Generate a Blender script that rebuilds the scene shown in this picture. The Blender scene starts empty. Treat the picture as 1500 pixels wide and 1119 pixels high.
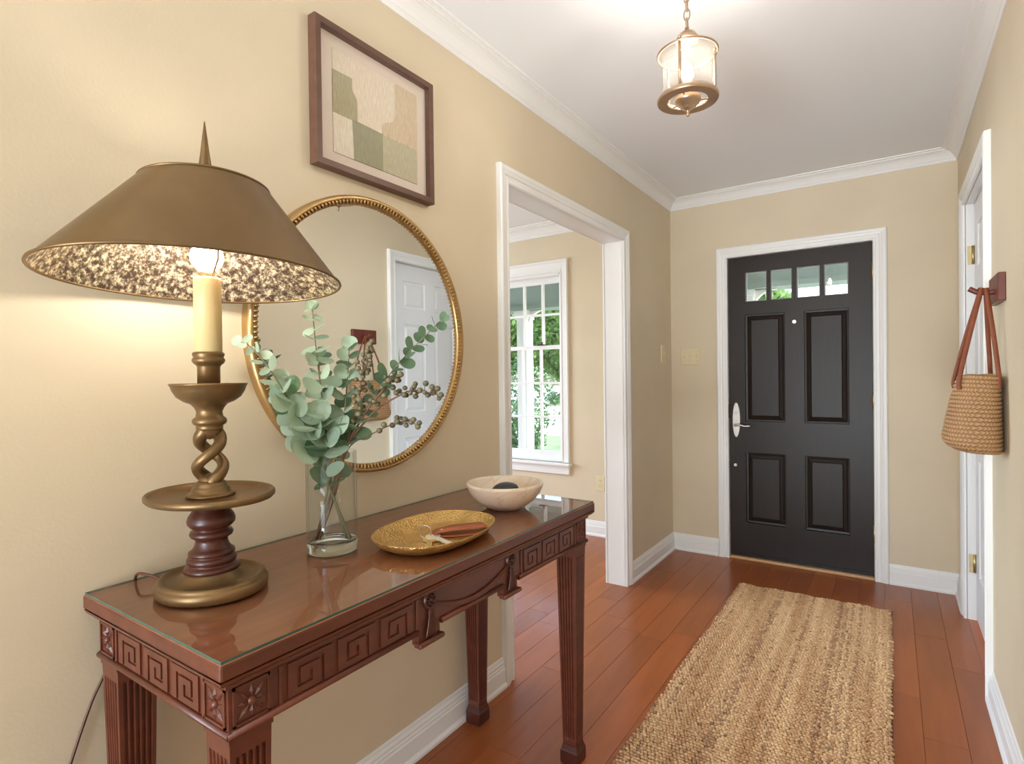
import bpy, bmesh, math, random
import numpy as np
from mathutils import Vector, Matrix
random.seed(7); np.random.seed(7)
PI = math.pi
SC = bpy.context.scene
COL = SC.collection

# ------------------------------------------------------------------ camera
cam_d = bpy.data.cameras.new('camera'); cam = bpy.data.objects.new('camera', cam_d); COL.objects.link(cam)
cam_d.sensor_fit = 'HORIZONTAL'; cam_d.sensor_width = 36; cam_d.lens = 820.3/1500*36; cam_d.clip_start = .02; cam_d.clip_end = 300
CAM = Vector((1.2901, 0, 1.2297))
ca = Vector((-0.5609893, 0.82777459, -0.00895691)); cr = Vector((0.82780479, 0.56087224, -0.01271038)); cu = Vector((0.00549765, 0.01454496, 0.9998791))
cam.matrix_world = Matrix(((cr.x, cu.x, -ca.x, CAM.x), (cr.y, cu.y, -ca.y, CAM.y), (cr.z, cu.z, -ca.z, CAM.z), (0, 0, 0, 1)))
SC.camera = cam

# ------------------------------------------------------------------ world, sun, added fill lights, exposure
w = bpy.data.worlds.new('sky'); SC.world = w; w.use_nodes = True
nt = w.node_tree; bg = nt.nodes['Background']
sky = nt.nodes.new('ShaderNodeTexSky'); sky.sky_type = 'NISHITA'; sky.sun_disc = False
sky.sun_elevation = math.radians(48); sky.sun_rotation = math.radians(70); sky.dust_density = 3.0; sky.air_density = 1.0
nt.links.new(sky.outputs[0], bg.inputs[0]); bg.inputs[1].default_value = 1.15
sd = bpy.data.lights.new('sun', 'SUN'); sd.energy = 2.0; sd.angle = math.radians(2); sd.color = (1, .95, .86)
so = bpy.data.objects.new('sun', sd); COL.objects.link(so); so.location = (8, -4, 12)
so.rotation_euler = Vector((-.55, .45, -.75)).to_track_quat('-Z', 'Y').to_euler()
def area(name, loc, direction, sx, sy, energy, color):
    d = bpy.data.lights.new(name, 'AREA'); d.shape = 'RECTANGLE'; d.size = sx; d.size_y = sy; d.energy = energy; d.color = color
    o = bpy.data.objects.new(name, d); COL.objects.link(o); o.location = loc
    o.rotation_euler = Vector(direction).to_track_quat('-Z', 'Y').to_euler(); return o
area('fill_rear', (.8, -2.64, 1.16), (0, 1, .05), 1.38, 2.25, 38, (.86, .94, 1))  # unseen area light added behind the camera to brighten the hall
area('fill_rear_low', (.8, -3.6, .1), (0, .9, .5), 1.4, 1.0, 32, (.86, .94, 1)).data.spread = math.radians(80)  # second added fill, low and tilted up to lift the ceiling
area('fill_parlor_left', (-4.2, 1.9, 1.4), (1, 0, 0), 2.2, 1.7, 100, (.80, .91, 1))  # fill light added outside the unseen left wall to brighten the parlor
SC.view_settings.view_transform = 'Standard'; SC.view_settings.look = 'None'
SC.view_settings.gamma = 1; SC.view_settings.use_curve_mapping = False
SC.view_settings.exposure = 0.40

# ------------------------------------------------------------------ helpers
def s2l(c):
    return tuple(((x/255)/12.92 if x/255 <= .04045 else (((x/255)+.055)/1.055)**2.4) for x in c)
MATS = {}
def M(name, rgb, rough=.5, metal=0, var=0, vscale=6, vstretch=(1, 1, 1), bump=0, bscale=80, bstretch=(1, 1, 1), coat=0, rnd=0, rgb2=None, spec=.5, emit=0, ecol=None, sub=0, trans=0, detail=4):
    m = bpy.data.materials.new(name); m.use_nodes = True; n = m.node_tree; b = n.nodes['Principled BSDF']
    c1 = s2l(rgb); b.inputs['Base Color'].default_value = (*c1, 1); b.inputs['Roughness'].default_value = rough; b.inputs['Metallic'].default_value = metal
    b.inputs['Specular IOR Level'].default_value = spec; b.inputs['Coat Weight'].default_value = coat; b.inputs['Coat Roughness'].default_value = .08
    tc = n.nodes.new('ShaderNodeTexCoord'); out = None
    if var or rgb2:
        mp = n.nodes.new('ShaderNodeMapping'); mp.inputs['Scale'].default_value = vstretch; n.links.new(tc.outputs['Object'], mp.inputs[0])
        no = n.nodes.new('ShaderNodeTexNoise'); no.inputs['Scale'].default_value = vscale; no.inputs['Detail'].default_value = detail; n.links.new(mp.outputs[0], no.inputs[0])
        rp = n.nodes.new('ShaderNodeValToRGB'); rp.color_ramp.elements[0].position = .3; rp.color_ramp.elements[1].position = .7
        c2 = s2l(rgb2) if rgb2 else tuple(x*(1+var) for x in c1); c0 = c1 if rgb2 else tuple(x*(1-var) for x in c1)
        rp.color_ramp.elements[0].color = (*c0, 1); rp.color_ramp.elements[1].color = (*c2, 1)
        n.links.new(no.outputs[0], rp.inputs[0]); out = rp.outputs[0]
        n.links.new(out, b.inputs['Base Color'])
    if rnd:
        oi = n.nodes.new('ShaderNodeObjectInfo'); hs = n.nodes.new('ShaderNodeHueSaturation'); mr = n.nodes.new('ShaderNodeMapRange')
        mr.inputs[3].default_value = 1-rnd; mr.inputs[4].default_value = 1+rnd; n.links.new(oi.outputs['Random'], mr.inputs[0]); n.links.new(mr.outputs[0], hs.inputs['Value'])
        if out: n.links.new(out, hs.inputs['Color'])
        else: hs.inputs['Color'].default_value = (*c1, 1)
        n.links.new(hs.outputs[0], b.inputs['Base Color'])
    if bump:
        mp = n.nodes.new('ShaderNodeMapping'); mp.inputs['Scale'].default_value = bstretch; n.links.new(tc.outputs['Object'], mp.inputs[0])
        no = n.nodes.new('ShaderNodeTexNoise'); no.inputs['Scale'].default_value = bscale; no.inputs['Detail'].default_value = 3; n.links.new(mp.outputs[0], no.inputs[0])
        bp = n.nodes.new('ShaderNodeBump'); bp.inputs['Strength'].default_value = bump; bp.inputs['Distance'].default_value = .002
        n.links.new(no.outputs[0], bp.inputs['Height']); n.links.new(bp.outputs[0], b.inputs['Normal'])
    if emit:
        b.inputs['Emission Color'].default_value = (*s2l(ecol or rgb), 1); b.inputs['Emission Strength'].default_value = emit
    if sub: b.inputs['Subsurface Weight'].default_value = sub; b.inputs['Subsurface Radius'].default_value = (.02, .012, .008); b.inputs['Subsurface Scale'].default_value = 1
    if trans:
        tr = n.nodes.new('ShaderNodeBsdfTranslucent'); tr.inputs[0].default_value = (*[min(1, x*1.3) for x in c1], 1)
        mx = n.nodes.new('ShaderNodeMixShader'); mx.inputs[0].default_value = trans
        o = n.nodes['Material Output']; n.links.new(b.outputs[0], mx.inputs[1]); n.links.new(tr.outputs[0], mx.inputs[2]); n.links.new(mx.outputs[0], o.inputs[0])
    MATS[name] = m; return m
def thin_glass(name, tint=(1, 1, 1), ior=1.45, rough=0.0, bump=0, bscale=60):
    m = bpy.data.materials.new(name); m.use_nodes = True; n = m.node_tree; n.nodes.clear()
    o = n.nodes.new('ShaderNodeOutputMaterial'); mx = n.nodes.new('ShaderNodeMixShader'); t = n.nodes.new('ShaderNodeBsdfTransparent'); g = n.nodes.new('ShaderNodeBsdfGlossy'); lw = n.nodes.new('ShaderNodeLayerWeight'); pw = n.nodes.new('ShaderNodeMath'); pw.operation = 'POWER'; pw.inputs[1].default_value = 5; ma = n.nodes.new('ShaderNodeMapRange')
    f0 = ((ior-1)/(ior+1))**2; ma.inputs[3].default_value = f0; ma.inputs[4].default_value = 1.0
    t.inputs[0].default_value = (*tint, 1); g.inputs['Roughness'].default_value = rough
    n.links.new(lw.outputs['Facing'], pw.inputs[0]); n.links.new(pw.outputs[0], ma.inputs[0]); n.links.new(ma.outputs[0], mx.inputs[0]); n.links.new(t.outputs[0], mx.inputs[1]); n.links.new(g.outputs[0], mx.inputs[2]); n.links.new(mx.outputs[0], o.inputs[0])
    if bump:
        tc = n.nodes.new('ShaderNodeTexCoord'); v = n.nodes.new('ShaderNodeTexVoronoi'); v.inputs['Scale'].default_value = bscale; n.links.new(tc.outputs['Object'], v.inputs[0])
        bp = n.nodes.new('ShaderNodeBump'); bp.inputs['Strength'].default_value = bump; bp.inputs['Distance'].default_value = .003
        n.links.new(v.outputs[0], bp.inputs['Height']); n.links.new(bp.outputs[0], g.inputs['Normal'])
    MATS[name] = m; return m

class MB:
    def __init__(s): s.v = []; s.f = []; s.sm = []; s.mi = []
    def face(s, idx, sm=False, mi=0): s.f.append(tuple(idx)); s.sm.append(sm); s.mi.append(mi)
    def box(s, x0, y0, z0, x1, y1, z1, mi=0, mside=None):
        x0, x1 = min(x0, x1), max(x0, x1); y0, y1 = min(y0, y1), max(y0, y1); z0, z1 = min(z0, z1), max(z0, z1)
        b = len(s.v); s.v += [(x0, y0, z0), (x1, y0, z0), (x1, y1, z0), (x0, y1, z0), (x0, y0, z1), (x1, y0, z1), (x1, y1, z1), (x0, y1, z1)]
        ms = mi if mside is None else mside
        for q, k in (((0, 3, 2, 1), mi), ((4, 5, 6, 7), mi), ((0, 1, 5, 4), ms), ((1, 2, 6, 5), ms), ((2, 3, 7, 6), ms), ((3, 0, 4, 7), ms)): s.face([b+i for i in q], False, k)
        return s
    def obox(s, c, ax, ay, az, hx, hy, hz):
        c = Vector(c); b = len(s.v)
        for sz in (-1, 1):
            for sx, sy in ((-1, -1), (1, -1), (1, 1), (-1, 1)): s.v.append(tuple(c+Vector(ax)*hx*sx+Vector(ay)*hy*sy+Vector(az)*hz*sz))
        for q in ((0, 3, 2, 1), (4, 5, 6, 7), (0, 1, 5, 4), (1, 2, 6, 5), (2, 3, 7, 6), (3, 0, 4, 7)): s.face([b+i for i in q])
        return s
    def grid(s, pts, closeu=False, closev=False, sm=True, mi=0):
        # pts[i][j]; i -> u rows, j -> v columns
        nu = len(pts); nv = len(pts[0]); b = len(s.v)
        for row in pts: s.v += [tuple(p) for p in row]
        for i in range(nu if closeu else nu-1):
            for j in range(nv if closev else nv-1):
                i2 = (i+1) % nu; j2 = (j+1) % nv
                s.face((b+i*nv+j, b+i*nv+j2, b+i2*nv+j2, b+i2*nv+j), sm, mi)
        return b
    def cap(s, start, n, flip=False, mi=0):
        r = list(range(start, start+n)); s.face(r[::-1] if flip else r, False, mi)
    def lathe(s, prof, n=32, c=(0, 0), sx=1, sy=1, sm=True, mi=0, ends=True, rot=0):
        pts = [[(c[0]+sx*r*math.cos(2*PI*j/n+rot), c[1]+sy*r*math.sin(2*PI*j/n+rot), z) for j in range(n)] for r, z in prof]
        b = s.grid(pts, False, True, sm, mi)
        if ends:
            if prof[0][0] > 1e-5: s.cap(b, n, True, mi)
            if prof[-1][0] > 1e-5: s.cap(b+(len(prof)-1)*n, n, False, mi)
        return s
    def tube(s, path, r, n=8, sm=True, mi=0, closed=False, caps=True, flat=1, up=None):
        P = [Vector(p) for p in path]; k = len(P); rr = r if isinstance(r, (list, tuple)) else [r]*k
        pts = []; prev = None
        for i in range(k):
            if closed: t = P[(i+1) % k]-P[i-1]
            else: t = P[min(i+1, k-1)]-P[max(i-1, 0)]
            t.normalize()
            if up is not None: a = Vector(up)
            elif prev is None: a = Vector((0, 0, 1)) if abs(t.z) < .9 else Vector((1, 0, 0))
            else: a = prev
            a = (a-t*a.dot(t)).normalized(); prev = a; bb = t.cross(a)
            pts.append([P[i]+(a*math.cos(2*PI*j/n)*flat+bb*math.sin(2*PI*j/n))*rr[i] for j in range(n)])
        b = s.grid(pts, closed, True, sm, mi)
        if caps and not closed: s.cap(b, n, True, mi); s.cap(b+(k-1)*n, n, False, mi)
        return s
    def ball(s, c, r, n=12, m=8, sc=(1, 1, 1), sm=True, mi=0):
        pts = [[(c[0]+sc[0]*r*math.sin(PI*i/m)*math.cos(2*PI*j/n), c[1]+sc[1]*r*math.sin(PI*i/m)*math.sin(2*PI*j/n), c[2]-sc[2]*r*math.cos(PI*i/m)) for j in range(n)] for i in range(m+1)]
        s.grid(pts, False, True, sm, mi); return s
    def ext(s, poly, fn, d0, d1, mi=0):
        # poly: list of (a,b) counter-clockwise; fn(a,b,d)->xyz
        n = len(poly); b = len(s.v)
        s.v += [tuple(fn(p[0], p[1], d0)) for p in poly]+[tuple(fn(p[0], p[1], d1)) for p in poly]
        s.face(range(b, b+n), False, mi); s.face(list(range(b+n, b+2*n))[::-1], False, mi)
        for i in range(n): j = (i+1) % n; s.face((b+i, b+n+i, b+n+j, b+j), False, mi)
        return s
    def mesh(s, name, mats, off=(0, 0, 0)):
        me = bpy.data.meshes.new(name); o = Vector(off)
        me.from_pydata([(p[0]-o.x, p[1]-o.y, p[2]-o.z) for p in s.v], [], s.f)
        for m in (mats if isinstance(mats, (list, tuple)) else [mats]): me.materials.append(MATS[m] if isinstance(m, str) else m)
        me.polygons.foreach_set('use_smooth', s.sm); me.polygons.foreach_set('material_index', s.mi); me.validate(); 
        bm = bmesh.new(); bm.from_mesh(me); bmesh.ops.remove_doubles(bm, verts=bm.verts, dist=1e-6); bmesh.ops.recalc_face_normals(bm, faces=bm.faces); bm.to_mesh(me); bm.free()
        me.update(); return me
    def build(s, name, mats, parent=None, loc=None, bevel=0, seg=2):
        off = wloc(parent) if parent else Vector(loc or (0, 0, 0))
        o = bpy.data.objects.new(name, s.mesh(name, mats, off)); COL.objects.link(o)
        if parent: o.parent = parent
        else: o.location = off
        if bevel:
            md = o.modifiers.new('bevel', 'BEVEL'); md.width = bevel; md.segments = seg; md.limit_method = 'ANGLE'; md.angle_limit = math.radians(40); md.harden_normals = False
        return o
def wloc(o):
    v = Vector((0, 0, 0))
    while o: v = v+o.location; o = o.parent
    return v
def tag(o, label, cat, group=None):
    o['label'] = label; o['category'] = cat
    if group: o['group'] = group
    return o
def struct(o): o['kind'] = 'structure'; return o
def thing(name, loc, label, cat, group=None):
    o = bpy.data.objects.new(name, None); COL.objects.link(o); o.location = loc; o.empty_display_size = .05
    return tag(o, label, cat, group)
def place(name, mesh, parent, mat4):
    o = bpy.data.objects.new(name, mesh); COL.objects.link(o); o.parent = parent; o.matrix_local = mat4; return o
def smooth_path(P, n=8):
    P = [Vector(p) for p in P]; out = []
    for i in range(len(P)-1):
        p0 = P[max(i-1, 0)]; p1 = P[i]; p2 = P[i+1]; p3 = P[min(i+2, len(P)-1)]
        for k in range(n):
            t = k/n
            out.append(.5*((2*p1)+(-p0+p2)*t+(2*p0-5*p1+4*p2-p3)*t*t+(-p0+3*p1-3*p2+p3)*t**3))
    out.append(P[-1]); return out

# ------------------------------------------------------------------ materials
M('wall_paint', (219, 203, 175), .55, bump=.12, bscale=140, var=.03, vscale=3)
M('ceiling_paint', (241, 242, 244), .8)
M('trim_paint', (240, 239, 237), .35)
M('door_white', (238, 238, 240), .38)
M('floor_wood', (162, 88, 44), .33, var=.13, vscale=4, vstretch=(5, .6, 1), rnd=.16, coat=.12, spec=.42)
M('floor_base', (70, 34, 20), .6)
M('threshold_wood', (206, 160, 112), .4)
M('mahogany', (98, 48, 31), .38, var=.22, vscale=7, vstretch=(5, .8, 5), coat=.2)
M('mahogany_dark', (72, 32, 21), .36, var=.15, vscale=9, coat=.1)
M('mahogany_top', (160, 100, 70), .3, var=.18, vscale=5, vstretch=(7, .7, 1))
M('brass_aged', (124, 97, 63), .38, .65, var=.2, vscale=14, bump=.05, bscale=60)
M('brass_shade', (124, 98, 64), .36, .7, var=.12, vscale=7)
M('gold_frame', (188, 154, 104), .38, .9, var=.12, vscale=20)
M('gold_tray', (214, 174, 106), .33, .8, var=.15, vscale=30)
M('candle_cream', (232, 208, 152), .45, sub=.1)
M('cord_brown', (88, 50, 30), .4)
M('mirror_silver', (238, 240, 238), .0, 1)
M('frame_walnut', (100, 68, 52), .45, var=.15, vscale=10, vstretch=(4, 1, 4), bump=.1, bscale=120)
M('mat_board', (232, 217, 203), .9, bump=.5, bscale=500)
for nm, c in (('paper_cream', (238, 224, 204)), ('paper_tan', (222, 202, 172)), ('paper_olive', (186, 177, 144)), ('paper_green', (168, 164, 134)), ('paper_sage', (202, 194, 164)), ('paper_ivory', (238, 226, 206))):
    M(nm, c, .95, var=.12, vscale=90, vstretch=(1, 3, .5), bump=1.0, bscale=420)
M('door_black', (41, 32, 27), .38, spec=.3, var=.12, vscale=14, vstretch=(6, 6, .5))
M('nickel', (206, 202, 196), .28, 1)
M('brass_hinge', (196, 176, 132), .35, 1)
M('dark_metal', (60, 48, 40), .4, 1)
M('plate_ivory', (226, 210, 172), .4)
M('slot_dark', (60, 54, 46), .6)
M('marble_bowl', (238, 222, 202), .3, rgb2=(226, 200, 172), vscale=9, sub=.25)
M('stone_black', (38, 38, 42), .3, var=.2, vscale=20)
M('leather_tan', (160, 84, 48), .5, var=.1, vscale=30, bump=.2, bscale=300)
M('leather_brown', (128, 66, 38), .5, var=.12, vscale=30, bump=.2, bscale=300)
M('felt_lining', (206, 186, 168), .8)
M('steel', (190, 184, 176), .3, 1)
M('hook_wood', (104, 50, 38), .4, var=.15, vscale=14, vstretch=(1, 4, 1))
M('leaf_pale', (170, 190, 168), .55, rnd=.22, trans=.3, var=.1, vscale=40)
M('leaf_green', (108, 138, 106), .55, rnd=.22, trans=.3, var=.12, vscale=40)
M('stem_green', (112, 106, 80), .6)
M('stem_brown', (112, 76, 54), .6)
M('berry', (102, 96, 70), .5, rnd=.2, var=.12, vscale=60)
M('pendant_brass', (192, 166, 140), .34, .85, var=.1, vscale=20)
M('bulb_glow', (255, 232, 196), .5, emit=84, ecol=(255, 251, 244))
M('bulb_glow_pendant', (255, 236, 206), .5, emit=350, ecol=(255, 251, 246))
M('porch_paint', (150, 166, 160), .6)
M('porch_white', (240, 240, 240), .5)
M('porch_floor', (150, 150, 146), .7)
M('grass', (84, 102, 66), .9, var=.3, vscale=3)
M('road', (150, 146, 140), .9, var=.08, vscale=2)
M('kerb_stone', (216, 212, 204), .8)
M('fence_white', (238, 238, 236), .6)
M('bark', (92, 74, 58), .9, var=.2, vscale=8)
M('tree_leaf', (96, 132, 62), .6, trans=.35, var=.35, vscale=1.2)
M('hedge_leaf', (64, 96, 58), .6, trans=.25, var=.3, vscale=6)
M('siding', (224, 222, 214), .7)
thin_glass('window_glass', (.98, .99, .985)); thin_glass('vase_glass', (.965, .98, .975), 1.5); thin_glass('table_glass', (.97, .985, .975), 1.85); thin_glass('picture_glass', (1, 1, 1), 1.3)
thin_glass('seeded_glass', (.96, .93, .88), 1.5, .05, .6, 90)
thin_glass('bulb_glass', (1, .99, .97), 1.3)
def frost():
    n = MATS['seeded_glass'].node_tree; o = n.nodes['Material Output'] if 'Material Output' in n.nodes else [q for q in n.nodes if q.type == 'OUTPUT_MATERIAL'][0]
    src = o.inputs[0].links[0].from_socket; t = n.nodes.new('ShaderNodeBsdfTranslucent'); t.inputs[0].default_value = (.95, .88, .78, 1); mx = n.nodes.new('ShaderNodeMixShader')
    tc = n.nodes.new('ShaderNodeTexCoord'); v = n.nodes.new('ShaderNodeTexVoronoi'); v.inputs['Scale'].default_value = 210; mr = n.nodes.new('ShaderNodeMapRange'); mr.inputs[1].default_value = .0; mr.inputs[2].default_value = .5; mr.inputs[3].default_value = .06; mr.inputs[4].default_value = .01
    n.links.new(tc.outputs['Object'], v.inputs[0]); n.links.new(v.outputs[0], mr.inputs[0]); n.links.new(mr.outputs[0], mx.inputs[0]); n.links.new(src, mx.inputs[1]); n.links.new(t.outputs[0], mx.inputs[2]); n.links.new(mx.outputs[0], o.inputs[0])
frost()
M('glass_edge', (58, 90, 80), .12, spec=.8)
M('glass_base', (225, 235, 232), .02, spec=.6)
MATS['glass_base'].node_tree.nodes['Principled BSDF'].inputs['Transmission Weight'].default_value = 1.0

# mottled silver lining of the lamp shade
def shade_liner():
    m = M('shade_liner', (214, 200, 166), .34, .6); n = m.node_tree; b = n.nodes['Principled BSDF']
    tc = n.nodes.new('ShaderNodeTexCoord')
    a = n.nodes.new('ShaderNodeTexNoise'); a.inputs['Scale'].default_value = 95; a.inputs['Detail'].default_value = 6; a.inputs['Roughness'].default_value = .75; n.links.new(tc.outputs['Object'], a.inputs[0])
    r = n.nodes.new('ShaderNodeValToRGB'); e = r.color_ramp.elements; e[0].position = .44; e[0].color = (*s2l((92, 74, 62)), 1); e[1].position = .585; e[1].color = (*s2l((246, 232, 196)), 1)
    e2 = r.color_ramp.elements.new(.52); e2.color = (*s2l((170, 148, 122)), 1)
    n.links.new(a.outputs[0], r.inputs[0]); n.links.new(r.outputs[0], b.inputs['Base Color'])
    return m
shade_liner()
# veins of the alabaster bowl
def veins():
    n = MATS['marble_bowl'].node_tree; b = n.nodes['Principled BSDF']; tc = n.nodes.new('ShaderNodeTexCoord')
    a = n.nodes.new('ShaderNodeTexNoise'); a.inputs['Scale'].default_value = 7; a.inputs['Detail'].default_value = 5; a.inputs['Distortion'].default_value = 1.2; n.links.new(tc.outputs['Object'], a.inputs[0])
    s = n.nodes.new('ShaderNodeMath'); s.operation = 'SUBTRACT'; s.inputs[1].default_value = .5; ab = n.nodes.new('ShaderNodeMath'); ab.operation = 'ABSOLUTE'
    r = n.nodes.new('ShaderNodeValToRGB'); r.color_ramp.elements[0].color = (.4, .4, .4, 1); r.color_ramp.elements[0].position = 0; r.color_ramp.elements[1].position = .02; r.color_ramp.elements[1].color = (0, 0, 0, 1)
    mx = n.nodes.new('ShaderNodeMixRGB'); mx.inputs[2].default_value = (*s2l((196, 156, 116)), 1)
    src = b.inputs['Base Color'].links[0].from_socket
    n.links.new(a.outputs[0], s.inputs[0]); n.links.new(s.outputs[0], ab.inputs[0]); n.links.new(ab.outputs[0], r.inputs[0]); n.links.new(r.outputs[0], mx.inputs[0]); n.links.new(src, mx.inputs[1]); n.links.new(mx.outputs[0], b.inputs['Base Color'])
veins()
# hammered gold tray
def hammered():
    n = MATS['gold_tray'].node_tree; b = n.nodes['Principled BSDF']; tc = n.nodes.new('ShaderNodeTexCoord'); v = n.nodes.new('ShaderNodeTexVoronoi'); v.inputs['Scale'].default_value = 160
    bp = n.nodes.new('ShaderNodeBump'); bp.inputs['Strength'].default_value = .9; bp.inputs['Distance'].default_value = .003
    n.links.new(tc.outputs['Object'], v.inputs[0]); n.links.new(v.outputs[0], bp.inputs['Height']); n.links.new(bp.outputs[0], b.inputs['Normal'])
hammered()
def attr_mat(name, rough):
    m = M(name, (200, 170, 130), rough, bump=.6, bscale=500); n = m.node_tree; a = n.nodes.new('ShaderNodeAttribute'); a.attribute_name = 'tint'
    n.links.new(a.outputs['Color'], n.nodes['Principled BSDF'].inputs['Base Color']); return m
attr_mat('jute', .9); attr_mat('straw', .7)

# ------------------------------------------------------------------ room shell
W, YF, ZC, YB = 1.597, 3.92, 2.45, -2.6
DY0, DY1, DZ = 1.88, 3.055, 2.01          # opening in left wall
def wl():
    m = MB(); m.box(-.11, YB, 0, 0, DY0-.015, ZC); m.box(-.11, DY1+.015, 0, 0, YF, ZC); m.box(-.11, DY0-.015, DZ+.015, 0, DY1+.015, ZC)
    struct(m.build('wall_left', 'wall_paint'))
    m = MB(); m.box(-.112, DY0-.015, 0, .002, DY0, DZ); m.box(-.112, DY1, 0, .002, DY1+.015, DZ); m.box(-.112, DY0-.015, DZ, .002, DY1+.015, DZ+.015)
    struct(m.build('trim_1', 'trim_paint'))
wl()
CAS = [(0, 0), (0, .011), (.005, .015), (.012, .015), (.015, .012), (.030, .013), (.034, .017), (.044, .019), (.050, .022), (.062, .023), (.068, .019), (.07, 0)]
def casing(name, fn, s0, s1, zt, z0=0, prof=CAS, bottom=False):
    m = MB(); pts = []
    for o, d in prof:
        row = [fn(s0-o, z0, d), fn(s0-o, zt+o, d), fn(s1+o, zt+o, d), fn(s1+o, z0, d)]
        if bottom: row = [fn(s0-o, z0-o, d), fn(s0-o, zt+o, d), fn(s1+o, zt+o, d), fn(s1+o, z0-o, d)]
        pts.append(row)
    m.grid(pts, False, bottom, False); 
    return struct(m.build(name, 'trim_paint'))
casing('trim_2', lambda s, z, d: (d, s, z), DY0, DY1, DZ)
casing('trim_3', lambda s, z, d: (-.11-d, s, z), DY0, DY1, DZ)
# front wall with the entrance door
FX0, FX1, FZ = .385, 1.203, 2.003
PX0, PX1 = -4.0, -.11
WX0, WX1, WZ0, WZ1 = -1.70, -.888, .545, 2.06   # side-room window opening
def wf():
    m = MB(); m.box(-.11, YF, 0, FX0-.02, YF+.15, ZC); m.box(FX1+.02, YF, 0, W+.11, YF+.15, ZC); m.box(FX0-.02, YF, FZ+.02, FX1+.02, YF+.15, ZC)
    struct(m.build('wall_front', 'wall_paint'))
    m = MB(); m.box(PX0-.11, YF, 0, WX0, YF+.15, ZC); m.box(WX1, YF, 0, -.11, YF+.15, ZC); m.box(WX0, YF, 0, WX1, YF+.15, WZ0); m.box(WX0, YF, WZ1, WX1, YF+.15, ZC)
    struct(m.build('wall_parlor_front', 'wall_paint'))
    m = MB(); m.box(FX0-.02, YF-.002, 0, FX0, YF+.15, FZ); m.box(FX1, YF-.002, 0, FX1+.02, YF+.15, FZ); m.box(FX0-.02, YF-.002, FZ, FX1+.02, YF+.15, FZ+.02)
    m.box(FX0, YF+.06, .02, FX0+.012, YF+.075, FZ); m.box(FX1-.012, YF+.06, .02, FX1, YF+.075, FZ); m.box(FX0, YF+.06, FZ-.012, FX1, YF+.075, FZ)
    struct(m.build('trim_4', 'trim_paint'))
wf()
casing('trim_5', lambda s, z, d: (s, YF-d, z), FX0, FX1, FZ)
m = MB(); m.box(FX0, YF-.012, .0, FX1, YF+.16, .018); struct(m.build('trim_6', 'threshold_wood', bevel=.006))
# right wall with the white door
RY0, RY1, RZ = 2.775, 3.555, 2.05
m = MB(); m.box(W, YB, 0, W+.11, RY0-.015, ZC); m.box(W, RY1+.015, 0, W+.11, YF, ZC); m.box(W, RY0-.015, RZ+.015, W+.11, RY1+.015, ZC); struct(m.build('wall_right', 'wall_paint'))
m = MB(); m.box(W-.002, RY0-.015, 0, W+.112, RY0, RZ); m.box(W-.002, RY1, 0, W+.112, RY1+.015, RZ); m.box(W-.002, RY0-.015, RZ, W+.112, RY1+.015, RZ+.015); struct(m.build('trim_7', 'trim_paint'))
casing('trim_8', lambda s, z, d: (W-d, s, z), RY0, RY1, RZ)
# back wall behind the viewer with an opening added for the rear fill lights
m = MB(); m.box(-.11, YB-.11, 0, .1, YB, ZC); m.box(1.5, YB-.11, 0, W+.11, YB, ZC); m.box(.1, YB-.11, 2.32, 1.5, YB, ZC); struct(m.build('wall_back', 'wall_paint'))
casing('trim_9', lambda s, z, d: (s, YB+d, z), .1, 1.5, 2.32)
# side-room walls
m = MB(); m.box(PX0-.11, -.2, 0, PX0, .8, ZC); m.box(PX0-.11, 3.0, 0, PX0, YF, ZC); m.box(PX0-.11, .8, 0, PX0, 3.0, .55); m.box(PX0-.11, .8, 2.25, PX0, 3.0, ZC); struct(m.build('wall_parlor_left', 'wall_paint'))  # opening in this unseen wall is added to admit the parlor fill
m = MB(); m.box(PX0-.11, -.31, 0, PX1, -.2, ZC); struct(m.build('wall_parlor_back', 'wall_paint'))
casing('trim_10', lambda s, z, d: (PX0+d, s, z), .8, 3.0, 2.25, .55, bottom=True)
# ceilings
m = MB(); m.box(-.11, YB-.11, ZC, W+.11, YF+.15, ZC+.12); struct(m.build('ceiling', 'ceiling_paint'))
m = MB(); m.box(PX0-.11, -.31, ZC, -.11, YF+.15, ZC+.12); struct(m.build('ceiling_parlor', 'ceiling_paint'))
CRO = [(0, .066), (.005, .066), (.009, .060), (.009, .054), (.014, .050), (.017, .044), (.023, .036), (.031, .027), (.041, .019), (.052, .014), (.058, .013), (.058, .008), (.066, .006), (.074, .005), (.076, 0)]
def crown(name, x0, y0, x1, y1, k=1):
    m = MB(); pts = [[(x0+o*k, y0+o*k, ZC-d*k), (x1-o*k, y0+o*k, ZC-d*k), (x1-o*k, y1-o*k, ZC-d*k), (x0+o*k, y1-o*k, ZC-d*k)] for o, d in CRO]
    m.grid(pts, False, True, False); return struct(m.build(name, 'trim_paint'))
crown('trim_11', 0, YB, W, YF); crown('trim_12', PX0, -.2, PX1, YF, 1.35)
BAS = [(0, 0), (.024, 0), (.024, .010), (.018, .019), (.0155, .02), (.0155, .072), (.012, .077), (.0125, .083), (.010, .088), (.010, .096), (.006, .104), (.005, .112), (0, .115)]
def baseboard(name, fn, a, b):
    m = MB(); pts = [[fn(a, d, z), fn(b, d, z)] for d, z in BAS]; s = m.grid(pts, False, False, False)
    n = len(BAS); m.face([s+2*i for i in range(n)]); m.face([s+2*i+1 for i in range(n)][::-1])
    return struct(m.build(name, 'trim_paint'))
L_ = lambda s, d, z: (d, s, z); R_ = lambda s, d, z: (W-d, s, z); F_ = lambda s, d, z: (s, YF-d, z)
m_cas = .07
baseboard('baseboard_left', L_, YB, DY0-m_cas); baseboard('baseboard_left', L_, DY1+m_cas, YF)
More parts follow.
